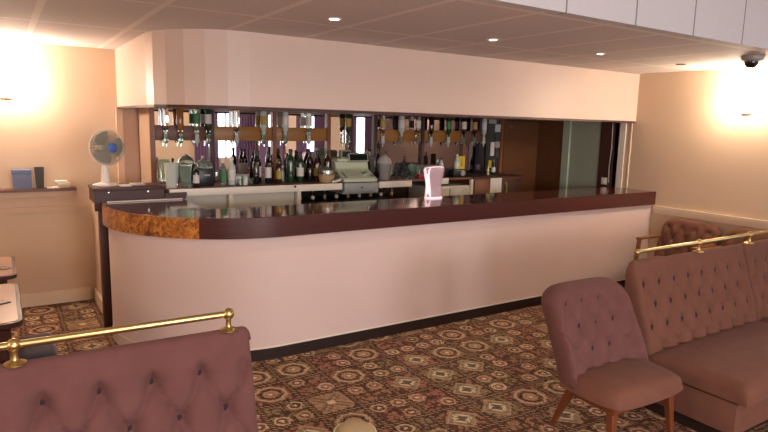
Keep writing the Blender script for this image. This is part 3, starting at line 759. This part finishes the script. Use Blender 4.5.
for q in range(NS):
    a = 2 * PI * q / NS; c, s_ = math.cos(a), math.sin(a)
    tube(bm, [V3(.04 * c, .04 * s_, .095), V3(.10 * c, .10 * s_, .08), V3(.148 * c, .148 * s_, .045), V3(RF * c, RF * s_, 0), V3(.148 * c, .148 * s_, -.03), V3(.05 * c, .05 * s_, -.045)], .0024, n=4, cap=False)
obj('cage', bm, 'fan_cage', t)
bm = bmesh.new(); tube(bm, [V3(RF * math.cos(a), RF * math.sin(a), 0) for a in [2 * PI * q / 48 for q in range(49)]], .006, n=8); obj('cage_rim', bm, 'fan', t)
bm = bmesh.new(); lathe(bm, [(0, .108), (.03, .106), (.045, .098), (.045, .09), (0, .09)], n=24, mtx=RY); obj('hub_badge', bm, 'fan_blue', t, label='round blue hub badge')
for q in range(3):
    bm = bmesh.new(); grid = []
    for i in range(9):
        r = .02 + .125 * i / 8; row = []
        half = .25 + .62 * math.sin(min(1, i / 7) * PI * .62)
        for j in range(7):
            a = 2 * PI * q / 3 + half * (j / 3 - 1) * (1 - .25 * (i / 8) ** 3)
            row.append(bm.verts.new(V3(r * math.cos(a), r * math.sin(a), (j / 3 - 1) * .016)))
        grid.append(row)
    for i in range(8):
        for j in range(6): bm.faces.new((grid[i][j], grid[i + 1][j], grid[i + 1][j + 1], grid[i][j + 1]))
    o = obj('blade', bm, 'fan_blade', t); md = o.modifiers.new('s', 'SOLIDIFY'); md.thickness = .002
o = obj('folded_paper', mk(bx, -5.54, -5.45, 1.30, 1.44, 1.2265, 1.233, bev=.002), 'paper'); tag(o, 'folded white paper lying on the raised shelf beside the fan', 'paper')
bm = bmesh.new(); bx(bm, -5.44, -5.33, 1.36, 1.50, 1.2265, 1.240, bev=.004); o = obj('grey_pouch', bm, 'papergrey'); tag(o, 'flat grey pouch on the raised shelf right of the paper', 'pouch')

# things on the dado shelf at the left
zs = 1.138
t = thing('blue_box', 'slate-blue card box standing on the wall shelf at left', 'box', (-6.225, 2.245, zs)); obj('box_body', mk(bx, -.075, .075, -.04, .04, 0, .175, bev=.004), 'blue', t); obj('box_lid', mk(bx, -.078, .078, -.043, .043, .13, .178, bev=.004), 'blue', t)
bm = bmesh.new(); lathe(bm, [(0, 0), (.030, 0), (.034, .006), (.043, .185), (.044, .195), (.039, .195), (.031, .01), (0, .01)], n=4, mtx=Matrix.Rotation(PI / 4, 4, 'Z'))
o = obj('grey_pot', bm, 'dkgrey', angle=30); o.location = (-6.085, 2.245, zs); o.scale = (1.25, 1.1, 1); tag(o, 'tapered dark grey square pot right of the blue box', 'pot')
o = obj('paper_sheet', mk(bx, -6.03, -5.93, 2.20, 2.30, zs, zs + .008), 'paper'); tag(o, 'small pile of white paper on the wall shelf', 'paper')
t = thing('wrapped_packet', 'cream wrapped packet on the wall shelf near the fan', 'packet', (-5.89, 2.25, zs)); obj('packet_body', mk(bx, -.055, .055, -.045, .045, 0, .05, bev=.012), 'beige_rim', t); obj('packet_top', mk(bx, -.07, .03, -.035, .035, .05, .068, bev=.008), 'paper', t)

# ------------------------------------------------------------------ seating
def tuft(x, z, dx, dz, x0, z0, ztop, zbot, xa, xb):
    """0..1 puff height: diamond pillows between buttons"""
    fade = min(1, max(0, (x - xa) / .05), max(0, (xb - x) / .05))
    a = (x - x0) / dx
    b = (z0 - z) / (2 * dz)
    d2 = 9
    r0 = max(0, (z0 - z) / dz)
    for rr in (math.floor(r0), math.floor(r0) + 1):
        o_ = .5 if rr % 2 else 0
        xn = x0 + (round(a - o_) + o_) * dx; zn = z0 - rr * dz
        d2 = min(d2, (x - xn) ** 2 + (z - zn) ** 2)
    dimple = 1 - math.exp(-d2 / .040 ** 2)
    if z > z0:
        c_ = abs(math.sin(PI * a)); w = max(0, 1 - (z - z0) / max(.001, (ztop - z0))) ** .7
        cre = 1 - math.exp(-c_ / .30) * w
    else:
        c_ = min(abs(math.sin(PI * (a + b))), abs(math.sin(PI * (a - b))))
        cre = 1 - math.exp(-c_ / .30)
    h = .45 * cre + .55 * dimple
    k_ = min(1, max(0, (ztop - z) / .07)); h = h * k_ + .85 * (1 - k_)
    return h * fade + (1 - fade) * .85

def tuft_back(L, H0, H1, ytop, ybot, thick, dx, dz, x0, z0, amp, seam=None):
    """bench back, local x in [0,L], faces -y. front grid + rolled top + flat back, closed"""
    bm = bmesh.new(); nx = int(L / .0115); prof = []
    nz = int((H1 - H0) / .0115)
    for i in range(nz + 1):
        z = H0 + (H1 - .05 - H0) * i / nz; prof.append((z, ybot + (ytop - ybot) * (i / nz) ** 1.1, 1))
    c = ytop
    for kk in range(1, 8):                        # roll over the top
        a = PI * kk / 8
        T_ = thick + .85 * amp; prof.append((H1 - .05 + .05 * math.sin(a), ytop - .85 * amp + T_ / 2 - T_ / 2 * math.cos(a), 0))
    prof.append((H1 - .05, ytop + thick, 0)); prof.append((H0, ytop + thick, 0))
    rows = []
    for i in range(nx + 1):
        x = L * i / nx; row = []
        e = min(x, L - x); rnd = 0 if e > .03 else (1 - math.sqrt(max(0, 1 - ((.03 - e) / .03) ** 2))) * .03
        for (z, y, f) in prof:
            d = 0
            if f: d = amp * tuft(x, z, dx, dz, x0, z0, H1 - .045, H0, 0, L) * min(1, (z - H0) / .04 + .25)
            if seam and f:
                for s_ in seam: d -= .02 * math.exp(-((x - s_) / .012) ** 2)
            yy = y - d * f + (rnd if f else 0)
            row.append(bm.verts.new((x, yy, z - (rnd * .6 if not f and z > H1 - .06 else 0))))
        rows.append(row)
    m = len(prof)
    for i in range(nx):
        for j in range(m): bm.faces.new((rows[i][j], rows[i + 1][j], rows[i + 1][(j + 1) % m], rows[i][(j + 1) % m]))
    bm.faces.new(rows[0]); bm.faces.new(rows[-1][::-1])
    return bm

def cushion(bm, x0, x1, y0, y1, z0, z1, r=.04, crown=.02, n=14):
    """soft pad: superellipse sides, crowned top, front roll"""
    nx = max(10, int((x1 - x0) / .06)); ny = n
    top = []; bot = []
    for i in range(nx + 1):
        tr = []; br = []
        for j in range(ny + 1):
            u = -1 + 2 * i / nx; v = -1 + 2 * j / ny
            uu = math.copysign(1 - (1 - abs(u)) ** 1.6, u); vv = math.copysign(1 - (1 - abs(v)) ** 1.6, v)
            X = (x0 + x1) / 2 + uu * (x1 - x0) / 2; Y = (y0 + y1) / 2 + vv * (y1 - y0) / 2
            ex = min(X - x0, x1 - X); ey = min(Y - y0, y1 - Y); e = min(ex, ey)
            dr = r * (1 - math.sqrt(max(0, 1 - ((r - e) / r) ** 2))) if e < r else 0
            cr = crown * (1 - uu ** 4) * (1 - vv ** 4)
            tr.append(bm.verts.new((X, Y, z1 - dr + cr - crown))); br.append(bm.verts.new((X, Y, z0 + min(dr, .02))))
        top.append(tr); bot.append(br)
    for i in range(nx):
        for j in range(ny):
            bm.faces.new((top[i][j], top[i + 1][j], top[i + 1][j + 1], top[i][j + 1])); bm.faces.new((bot[i][j], bot[i][j + 1], bot[i + 1][j + 1], bot[i + 1][j]))
    for i in range(nx):
        for j in (0, ny): bm.faces.new((top[i][j], bot[i][j], bot[i + 1][j], top[i + 1][j]))
    for j in range(ny):
        for i in (0, nx): bm.faces.new((top[i][j], top[i][j + 1], bot[i][j + 1], bot[i][j]))

def button_bm(r=.017):
    return mk(lathe, [(0, .006), (r * .6, .005), (r, 0), (r * .8, -.006), (0, -.006)], n=12, mtx=Matrix.Rotation(PI / 2, 4, 'X'))

def bench(name, label, loc_, rz, L, mt, dx, dz, x0, z0, H1=.955, ybot=-.175, rows=3, group=None, amp=.065, br=.017):
    t = thing(name, label, 'bench', loc_, rz, group)
    H0 = .36; ytop = .0; thick = .025
    bk = obj('backrest', tuft_back(L, H0, H1, ytop, ybot, thick, dx, dz, x0, z0, amp), mt, t, angle=60)
    bm0 = button_bm(br); proto = None
    for rr in range(rows):
        z = z0 - rr * dz
        i = -30
        while True:
            x = x0 + (i + (.5 if rr % 2 else 0)) * dx; i += 1
            if x > L - .06: break
            if x < .06: continue
            tt = (z - H0) / (H1 - .05 - H0); y = ybot + (ytop - ybot) * tt ** 1.1 - .006 - (.008 if br > .02 else 0)
            if proto is None: o = proto = obj('button', bm0, 'button', bk)
            else: o = proto.copy(); COL.objects.link(o)
            o.parent = bk; o.location = (x, y, z)
    obj('back_lower_panel', mk(bx, .01, L - .01, -.07, thick - .004, .02, .37), mt, t)
    s_ = bmesh.new(); cushion(s_, .0, L, -.80, -.17, .27, .415, .05, .015); obj('seat', s_, mt, t, angle=60)
    obj('seat_base', mk(bx, .02, L - .02, -.74, -.06, .08, .275, bev=.006), mt, t)
    obj('plinth', mk(bx, .05, L - .05, -.68, .0, 0, .085), 'kick', t)
    return t

# left foreground bench : local x=L at its right end
LL = 1.75; rzl = math.radians(-1.5)
ex, ey = -5.545, -1.765
bench('banquette_bench', 'mauve velvet deep-buttoned bench at the lower left with one brass rail end', (ex - LL * math.cos(rzl), ey - LL * math.sin(rzl), 0), rzl, LL, 'velvet', .182, .15, LL - .21, .80, group=None, ybot=-.15, rows=3)
# right bench units
bench('banquette_bench', 'warm-tinted mauve buttoned bench beside the dining chair, nearer the bar chair end', (-2.965, -1.785, 0), 0, 1.37, 'velvet_b', .172, .132, .255, .80, rows=3, group=None, amp=.05, br=.021)
bench('banquette_bench', 'warm-tinted mauve buttoned bench at the right edge, beyond the upholstery seam', (-1.585, -1.785, 0), 0, 1.37, 'velvet_b', .172, .132, .14, .80, rows=3, group=None, amp=.05, br=.021)

def brass_rail(label, loc_, rz, xs, x0, x1, zt=.953, h=.067):
    t = thing('brass_rail', label, 'rail', loc_, rz)
    bm = mk(tube, [(x0, 0, zt + h), (x1, 0, zt + h)], .0135, n=16); r_ = obj('tube', bm, 'brass', t)
    for x in (x0, x1): obj('end_cap', mk(ball, (x, 0, zt + h), .021), 'brass', t)
    for x in xs:
        bm = mk(lathe, [(0, -.002), (.036, -.002), (.036, .003), (.022, .008), (.012, .014), (.010, .025), (.010, .045), (.014, .055), (0, .06)], n=20, cx=x, cz=zt)
        p_ = obj('post', bm, 'brass', t)
        obj('collar', mk(ball, (x, 0, zt + h), .024), 'brass', p_)
    return t
cx_, cy_ = math.cos(rzl), math.sin(rzl)
brass_rail('brass rail on two posts along the left foreground bench', (ex, ey - .022, 0), rzl, [-.085, -.83, -1.57], -1.74, -.085)
brass_rail('long brass rail on posts along the right-hand benches', (-2.965, -1.807, 0), 0, [.756, 1.469, 2.2], .03, 2.75)

# dining chair beside the right bench
def shell_back(W, H0, H1, y0, recl, wing, thick, amp, dx, dz, z0, tf=1):
    bm = bmesh.new(); nu, nv = 44, 34
    inn = []; outr = []
    for j in range(nv + 1):
        v = j / nv
        ri, ro = [], []
        for i in range(nu + 1):
            u = -1 + 2 * i / nu
            # superellipse top corners
            vv = v
            half = W / 2 * (1 - .02 * v)
            topz = H1 - .16 * max(0, abs(u) - .42) ** 2 / .3364 * .55
            z = H0 + (topz - H0) * v
            edge = math.sqrt(max(0, 1 - abs(u) ** 16)) * math.sqrt(max(0, 1 - max(0, v) ** 12))
            x = half * math.sin(u * 1.15) / math.sin(1.15)
            yc = y0 + recl * v ** 1.15 - wing * abs(u) ** 2.6 * (1 - .25 * v)
            d = amp * tuft(x + 10, z, dx, dz, 10 + dx / 2, z0, H1 - .03, H0, 10 - W / 2, 10 + W / 2) * edge if v > .02 else 0
            th = thick * (.4 + .6 * edge)
            ri.append(bm.verts.new((x, yc - d - .01 * edge, z)))
            ro.append(bm.verts.new((x, yc + th, z - (.01 if v > .95 else 0))))
        inn.append(ri); outr.append(ro)
    for j in range(nv):
        for i in range(nu):
            bm.faces.new((inn[j][i], inn[j][i + 1], inn[j + 1][i + 1], inn[j + 1][i]))
            bm.faces.new((outr[j][i], outr[j + 1][i], outr[j + 1][i + 1], outr[j][i + 1]))
    for i in range(nu):
        for j in (0, nv): bm.faces.new((inn[j][i], outr[j][i], outr[j][i + 1], inn[j][i + 1]))
    for j in range(nv):
        for i in (0, nu): bm.faces.new((inn[j][i], inn[j + 1][i], outr[j + 1][i], outr[j][i]))
    return bm

def leg(bm, p0, p1, w0, w1):
    """square tapered leg from p0 (top) to p1"""
    p0, p1 = Vector(p0), Vector(p1); vs = []
    for p, w in ((p0, w0), (p1, w1)):
        vs.append([bm.verts.new((p.x + sx * w / 2, p.y + sy * w / 2, p.z)) for sx, sy in ((-1, -1), (1, -1), (1, 1), (-1, 1))])
    for i in range(4): bm.faces.new((vs[0][i], vs[0][(i + 1) % 4], vs[1][(i + 1) % 4], vs[1][i]))
    bm.faces.new(vs[0]); bm.faces.new(vs[1][::-1])

t = thing('dining_chair', 'mauve velvet armless chair with buttoned back and beech legs beside the bench', 'chair', (-3.425, -2.075, 0), math.radians(-2))
bk = obj('backrest', shell_back(.66, .36, .885, .10, .20, .07, .115, .05, .15, .13, .78), 'velvet', t, angle=70)
bm0 = button_bm(.018); proto = None
for (x, z) in ((-.225, .78), (-.075, .78), (.075, .78), (-.15, .65), (0, .65), (.15, .65), (-.075, .52), (.075, .52)):
    v = (z - .36) / .5; u = math.asin(max(-1, min(1, x / .33 * math.sin(1.15)))) / 1.15
    y = .10 + .20 * v ** 1.15 - .07 * abs(u) ** 2.6 * (1 - .25 * v) - .022
    if proto is None: o = proto = obj('button', bm0, 'button', bk)
    else: o = proto.copy(); COL.objects.link(o); o.parent = bk
    o.location = (x, y, z)
bm = bmesh.new(); cushion(bm, -.33, .33, -.265, .13, .315, .44, .06, .03, 18)
for v in bm.verts:      # rounded front corners, slightly tapered to the front
    f = max(0, (-v.co.y - .03) / .25); v.co.x *= 1 - .05 * f - .12 * f ** 4
    v.co.y += .05 * f * (abs(v.co.x) / .33) ** 3
obj('seat', bm, 'velvet_b', t, angle=70)
obj('seat_rail', mk(bx, -.27, .27, -.20, .12, .285, .325, bev=.004), 'legwood', t)
for p0, p1 in (((-.25, .10, .33), (-.215, .27, 0)), ((.25, .10, .33), (.235, .27, 0)), ((-.245, -.17, .30), (-.27, -.20, 0)), ((.245, -.17, .30), (.27, -.20, 0))):
    obj('leg', mk(leg, p0, p1, .046, .026), 'legwood', t, bevel=.004)

# armchairs against the right wall, facing -x
def armchair(label, loc_, rz):
    t = thing('armchair', label, 'chair', loc_, rz, None)
    b_ = obj('backrest', shell_back(.64, .38, .85, .21, .13, .0, .08, .028, .15, .12, .76), 'velvet_b', t, angle=70)
    proto = None
    for (x, z) in ((-.225, .76), (-.075, .76), (.075, .76), (.225, .76), (-.15, .64), (0, .64), (.15, .64)):
        v = (z - .38) / .46; y = .21 + .13 * v ** 1.15 - .012
        if proto is None: o = proto = obj('button', button_bm(.013), 'button', b_)
        else: o = proto.copy(); COL.objects.link(o); o.parent = b_
        o.location = (x, y, z)
    bm = bmesh.new(); cushion(bm, -.27, .27, -.32, .22, .31, .45, .05, .02); obj('seat', bm, 'velvet_b', t, angle=70)
    for s in (-1, 1):
        bm = bmesh.new(); bx(bm, s * .305 - .028, s * .305 + .028, -.14, .26, .625, .652, bev=.008); a_ = obj('arm', bm, 'oak', t)
        obj('arm_post', mk(leg, (s * .305, -.11, .63), (s * .305, -.15, .33), .036, .036), 'oak', a_, bevel=.004)
        obj('leg', mk(leg, (s * .30, -.15, .345), (s * .305, -.20, 0), .042, .028), 'oak', t, bevel=.004)
        obj('leg', mk(leg, (s * .30, .2, .40), (s * .31, .28, 0), .042, .028), 'oak', t, bevel=.004)
    obj('seat_rail', mk(bx, -.30, .30, -.17, .24, .285, .33, bev=.004), 'oak', t)
    return t
armchair('mauve buttoned armchair with wooden arms in the corner by the bar end', (-.45, -.555, 0), -PI / 2)
armchair('mauve armchair behind the right bench, farther from the bar than its neighbour', (-.45, -1.245, 0), -PI / 2)

# ------------------------------------------------------------------ tables and stools at the left
def rrect(x0, x1, y0, y1, r, n=8):
    pts = []
    for cx, cy, a0 in ((x1 - r, y1 - r, 0), (x0 + r, y1 - r, PI / 2), (x0 + r, y0 + r, PI), (x1 - r, y0 + r, 1.5 * PI)):
        for i in range(n + 1):
            a = a0 + PI / 2 * i / n; pts.append((cx + r * math.cos(a), cy + r * math.sin(a)))
    return pts
def table(label, loc_, w, d):
    t = thing('pub_table', label, 'table', loc_)
    bm = mk(prism, rrect(-w / 2, w / 2, -d / 2, d / 2, .07), .672, .70); obj('edge_rim', bm, 'darkwood', t, bevel=.003)
    bm = mk(prism, rrect(-w / 2 + .025, w / 2 - .025, -d / 2 + .025, d / 2 - .025, .055), .695, .703); obj('table_top', bm, 'table', t)
    obj('frame', mk(bx, -w / 2 + .06, w / 2 - .06, -d / 2 + .04, d / 2 - .04, .56, .672), 'darkwood', t)
    for sx in (-1, 1):
        for sy in (-1, 1): obj('leg', mk(leg, (sx * (w / 2 - .14), sy * (d / 2 - .07), .57), (sx * (w / 2 - .14), sy * (d / 2 - .07), 0), .05, .035), 'darkwood', t)
    return t
table('small pale-topped pub table with dark rim by the left wall', (-6.66, 1.02, 0), .66, .70)
table('pale-topped pub table with dark rim, nearer one above the stools', (-6.655, .0, 0), .66, .92)
for (x, y, m_, la) in ((-6.262, -.10, 'navy', 'long navy upholstered stool beside the nearer pub table'), (-6.53, .0, 'velvet', 'mauve upholstered stool tucked under the nearer pub table')):
    t = thing('low_stool', la, 'stool', (x, y, 0), 0); t.scale = (.70, 1.7, 1) if m_ == 'navy' else (.85, .85, 1)
    bm = bmesh.new(); cushion(bm, -.15, .15, -.15, .15, .36, .45, .045, .02); obj('seat', bm, m_, t, angle=70)
    for sx in (-1, 1):
        for sy in (-1, 1): obj('leg', mk(leg, (sx * .12, sy * .12, .37), (sx * .14, sy * .14, 0), .04, .025), 'darkwood', t)
for (x, y, la) in ((-6.41, .92, 'small dark square beer mat on the farther pub table'), (-6.425, -.02, 'small dark square beer mat on the nearer pub table')):
    t = thing('beer_mat', la, 'beer mat', (x, y, .703), .5); obj('card', mk(bx, -.035, .035, -.045, .045, 0, .006, bev=.002), 'darkwood', t); obj('border', mk(bx, -.022, .022, -.03, .03, .006, .0066), 'rail_d', t)
# beige footstool at the bottom edge
t = thing('footstool', 'round beige footstool with pale piping at the bottom edge of the carpet', 'footstool', (-4.80, -1.41, 0))
obj('pad', mk(lathe, [(0, 0), (.10, 0), (.118, .01), (.122, .05), (.112, .10), (.08, .128), (.03, .14), (0, .141)], n=32), 'beige', t)
bm = bmesh.new(); tube(bm, [(.114 * math.cos(a), .114 * math.sin(a), .092) for a in [2 * PI * i / 32 for i in range(33)]], .010, n=8, cap=False); obj('piping', bm, 'beige_rim', t)

# ------------------------------------------------------------------ light fittings
def sconce(label, p, nx, ny, m_):
    t = thing('wall_light', label, 'light', p, math.atan2(ny, nx))
    obj('back_plate', mk(bx, 0, .02, -.05, .05, -.11, .06, bev=.008), 'fan', t)
    obj('arm', mk(tube, [(.02, 0, -.06), (.07, 0, -.075), (.10, 0, -.05), (.10, 0, -.02)], .008), 'fan', t)
    bm = mk(lathe, [(0, -.02), (.03, -.018), (.06, .01), (.078, .06), (.085, .11), (.08, .11), (.055, .02), (0, 0)], n=24, cx=.10); obj('shade', bm, m_, t, label='lit frosted glass shade')
    return t
sconce('glaring lit wall light on the right wall below the camera dome', (0, -.93, 2.10), -1, 0, 'lamp')
sconce('glaring lit wall light on the left back wall above the shelf', (-6.30, YL, 2.06), 0, -1, 'lamp2')
for i, (x, la) in enumerate(((-4.54, 'lit ceiling downlight nearest the rounded bulkhead'), (-3.19, 'lit ceiling downlight above the middle of the bar'), (-1.93, 'lit ceiling downlight third along, toward the right wall'), (-.71, 'faint ceiling downlight nearest the camera dome'))):
    t = thing('downlight', la, 'light', (x, -.62, ZC), 0, 'downlights in the bar ceiling')
    obj('bezel', mk(lathe, [(.030, .0), (.046, 0), (.046, -.005), (.040, -.009), (.030, -.006)], n=28), 'white' if i < 3 else 'steel', t)
    obj('lamp_face', mk(lathe, [(0, -.003), (.03, -.003), (.03, -.001), (0, -.001)], n=28), 'spot' if i < 3 else 'white', t)
t = thing('dome_camera', 'white dome security camera with dark lens on the ceiling', 'camera', (-.90, -1.38, ZC))
obj('housing', mk(lathe, [(0, 0), (.088, 0), (.09, -.008), (.082, -.034), (.06, -.048), (0, -.048)], n=32), 'grey', t)
obj('lens_dome', mk(lathe, [(.052, -.044), (.052, -.062), (.044, -.085), (.025, -.10), (0, -.104)], n=28, cx=-.012), 'dome', t)

# ------------------------------------------------------------------ lamps
def light(kind, name, loc_, energy, col, **k):
    d = bpy.data.lights.new(name, kind); d.energy = energy; d.color = col
    for a, v in k.items():
        if a not in ('rot',): setattr(d, a, v)
    o = bpy.data.objects.new(name, d); COL.objects.link(o); o.location = loc_
    if 'rot' in k: o.rotation_euler = k['rot']
    return o
for i, x in enumerate((-4.54, -3.19, -1.93)):
    light('SPOT', 'downlight_lamp', (x, -.62, ZC - .02), 16, (1, .86, .68), spot_size=math.radians(95), spot_blend=.8, shadow_soft_size=.03)
# hall ceiling lamps behind the camera and daylight through the windows; unseen point fills added
light('AREA', 'hall_lamp', (-5.6, -4.9, 3.05), 62, (1, .87, .78), shape='DISK', size=1.2)
light('AREA', 'daylight_lamp', (-4.3, -8.9, 1.5), 130, (.92, .90, 1), shape='RECTANGLE', size=1.7, size_y=1.5, rot=(math.radians(90), 0, 0))
light('AREA', 'daylight_lamp', (-8.1, -8.9, 1.5), 90, (.92, .90, 1), shape='RECTANGLE', size=1.7, size_y=1.5, rot=(math.radians(90), 0, 0))
light('POINT', 'hall_fill', (-8.6, -2.2, 1.75), 45, (1, .80, .62), shadow_soft_size=.25)  # unseen fill added to lift the low ceiling and bar front
light('POINT', 'hall_fill', (-2.5, -7.2, 2.2), 60, (1, .82, .70), shadow_soft_size=.2)  # unseen fill added to brighten the far walls in the mirrors
light('POINT', 'hall_fill', (-5.2, -6.4, 1.6), 75, (1, .84, .70), shadow_soft_size=.25)  # added fill without a fitting, brightens the bar ceiling
light('AREA', 'table_corner_light', (-8.3, .4, 2.40), 14, (1, .72, .48), shape='DISK', size=.4)  # unseen area light above the left tables, no fitting modelled

w = bpy.data.worlds.new('room_air'); S.world = w; w.use_nodes = True
w.node_tree.nodes['Background'].inputs[0].default_value = (.9, .8, .75, 1); w.node_tree.nodes['Background'].inputs[1].default_value = .03

# ------------------------------------------------------------------ camera
r = Vector((0.8413950235420091, -0.5398858429461959, 0.024035202204625277))
u = Vector((0.06249648619188570022, 0.14136728972192292, 0.987983161662433))
f = Vector((0.5367959134443567, 0.8297822400985414, -0.15268130640810387))
f.normalize(); u = (u - f * u.dot(f)).normalized(); r = f.cross(u)
cd = bpy.data.cameras.new('camera'); cam = bpy.data.objects.new('camera', cd); COL.objects.link(cam)
mm = Matrix(((r.x, u.x, -f.x, -6.36986), (r.y, u.y, -f.y, -4.08117), (r.z, u.z, -f.z, 1.8), (0, 0, 0, 1)))
cam.matrix_world = mm
cd.sensor_width = 36; cd.lens = 592.758 / 768 * 36; cd.clip_start = .02
S.camera = cam
S.view_settings.view_transform = 'Standard'
S.view_settings.look = 'None'
S.view_settings.exposure = .14
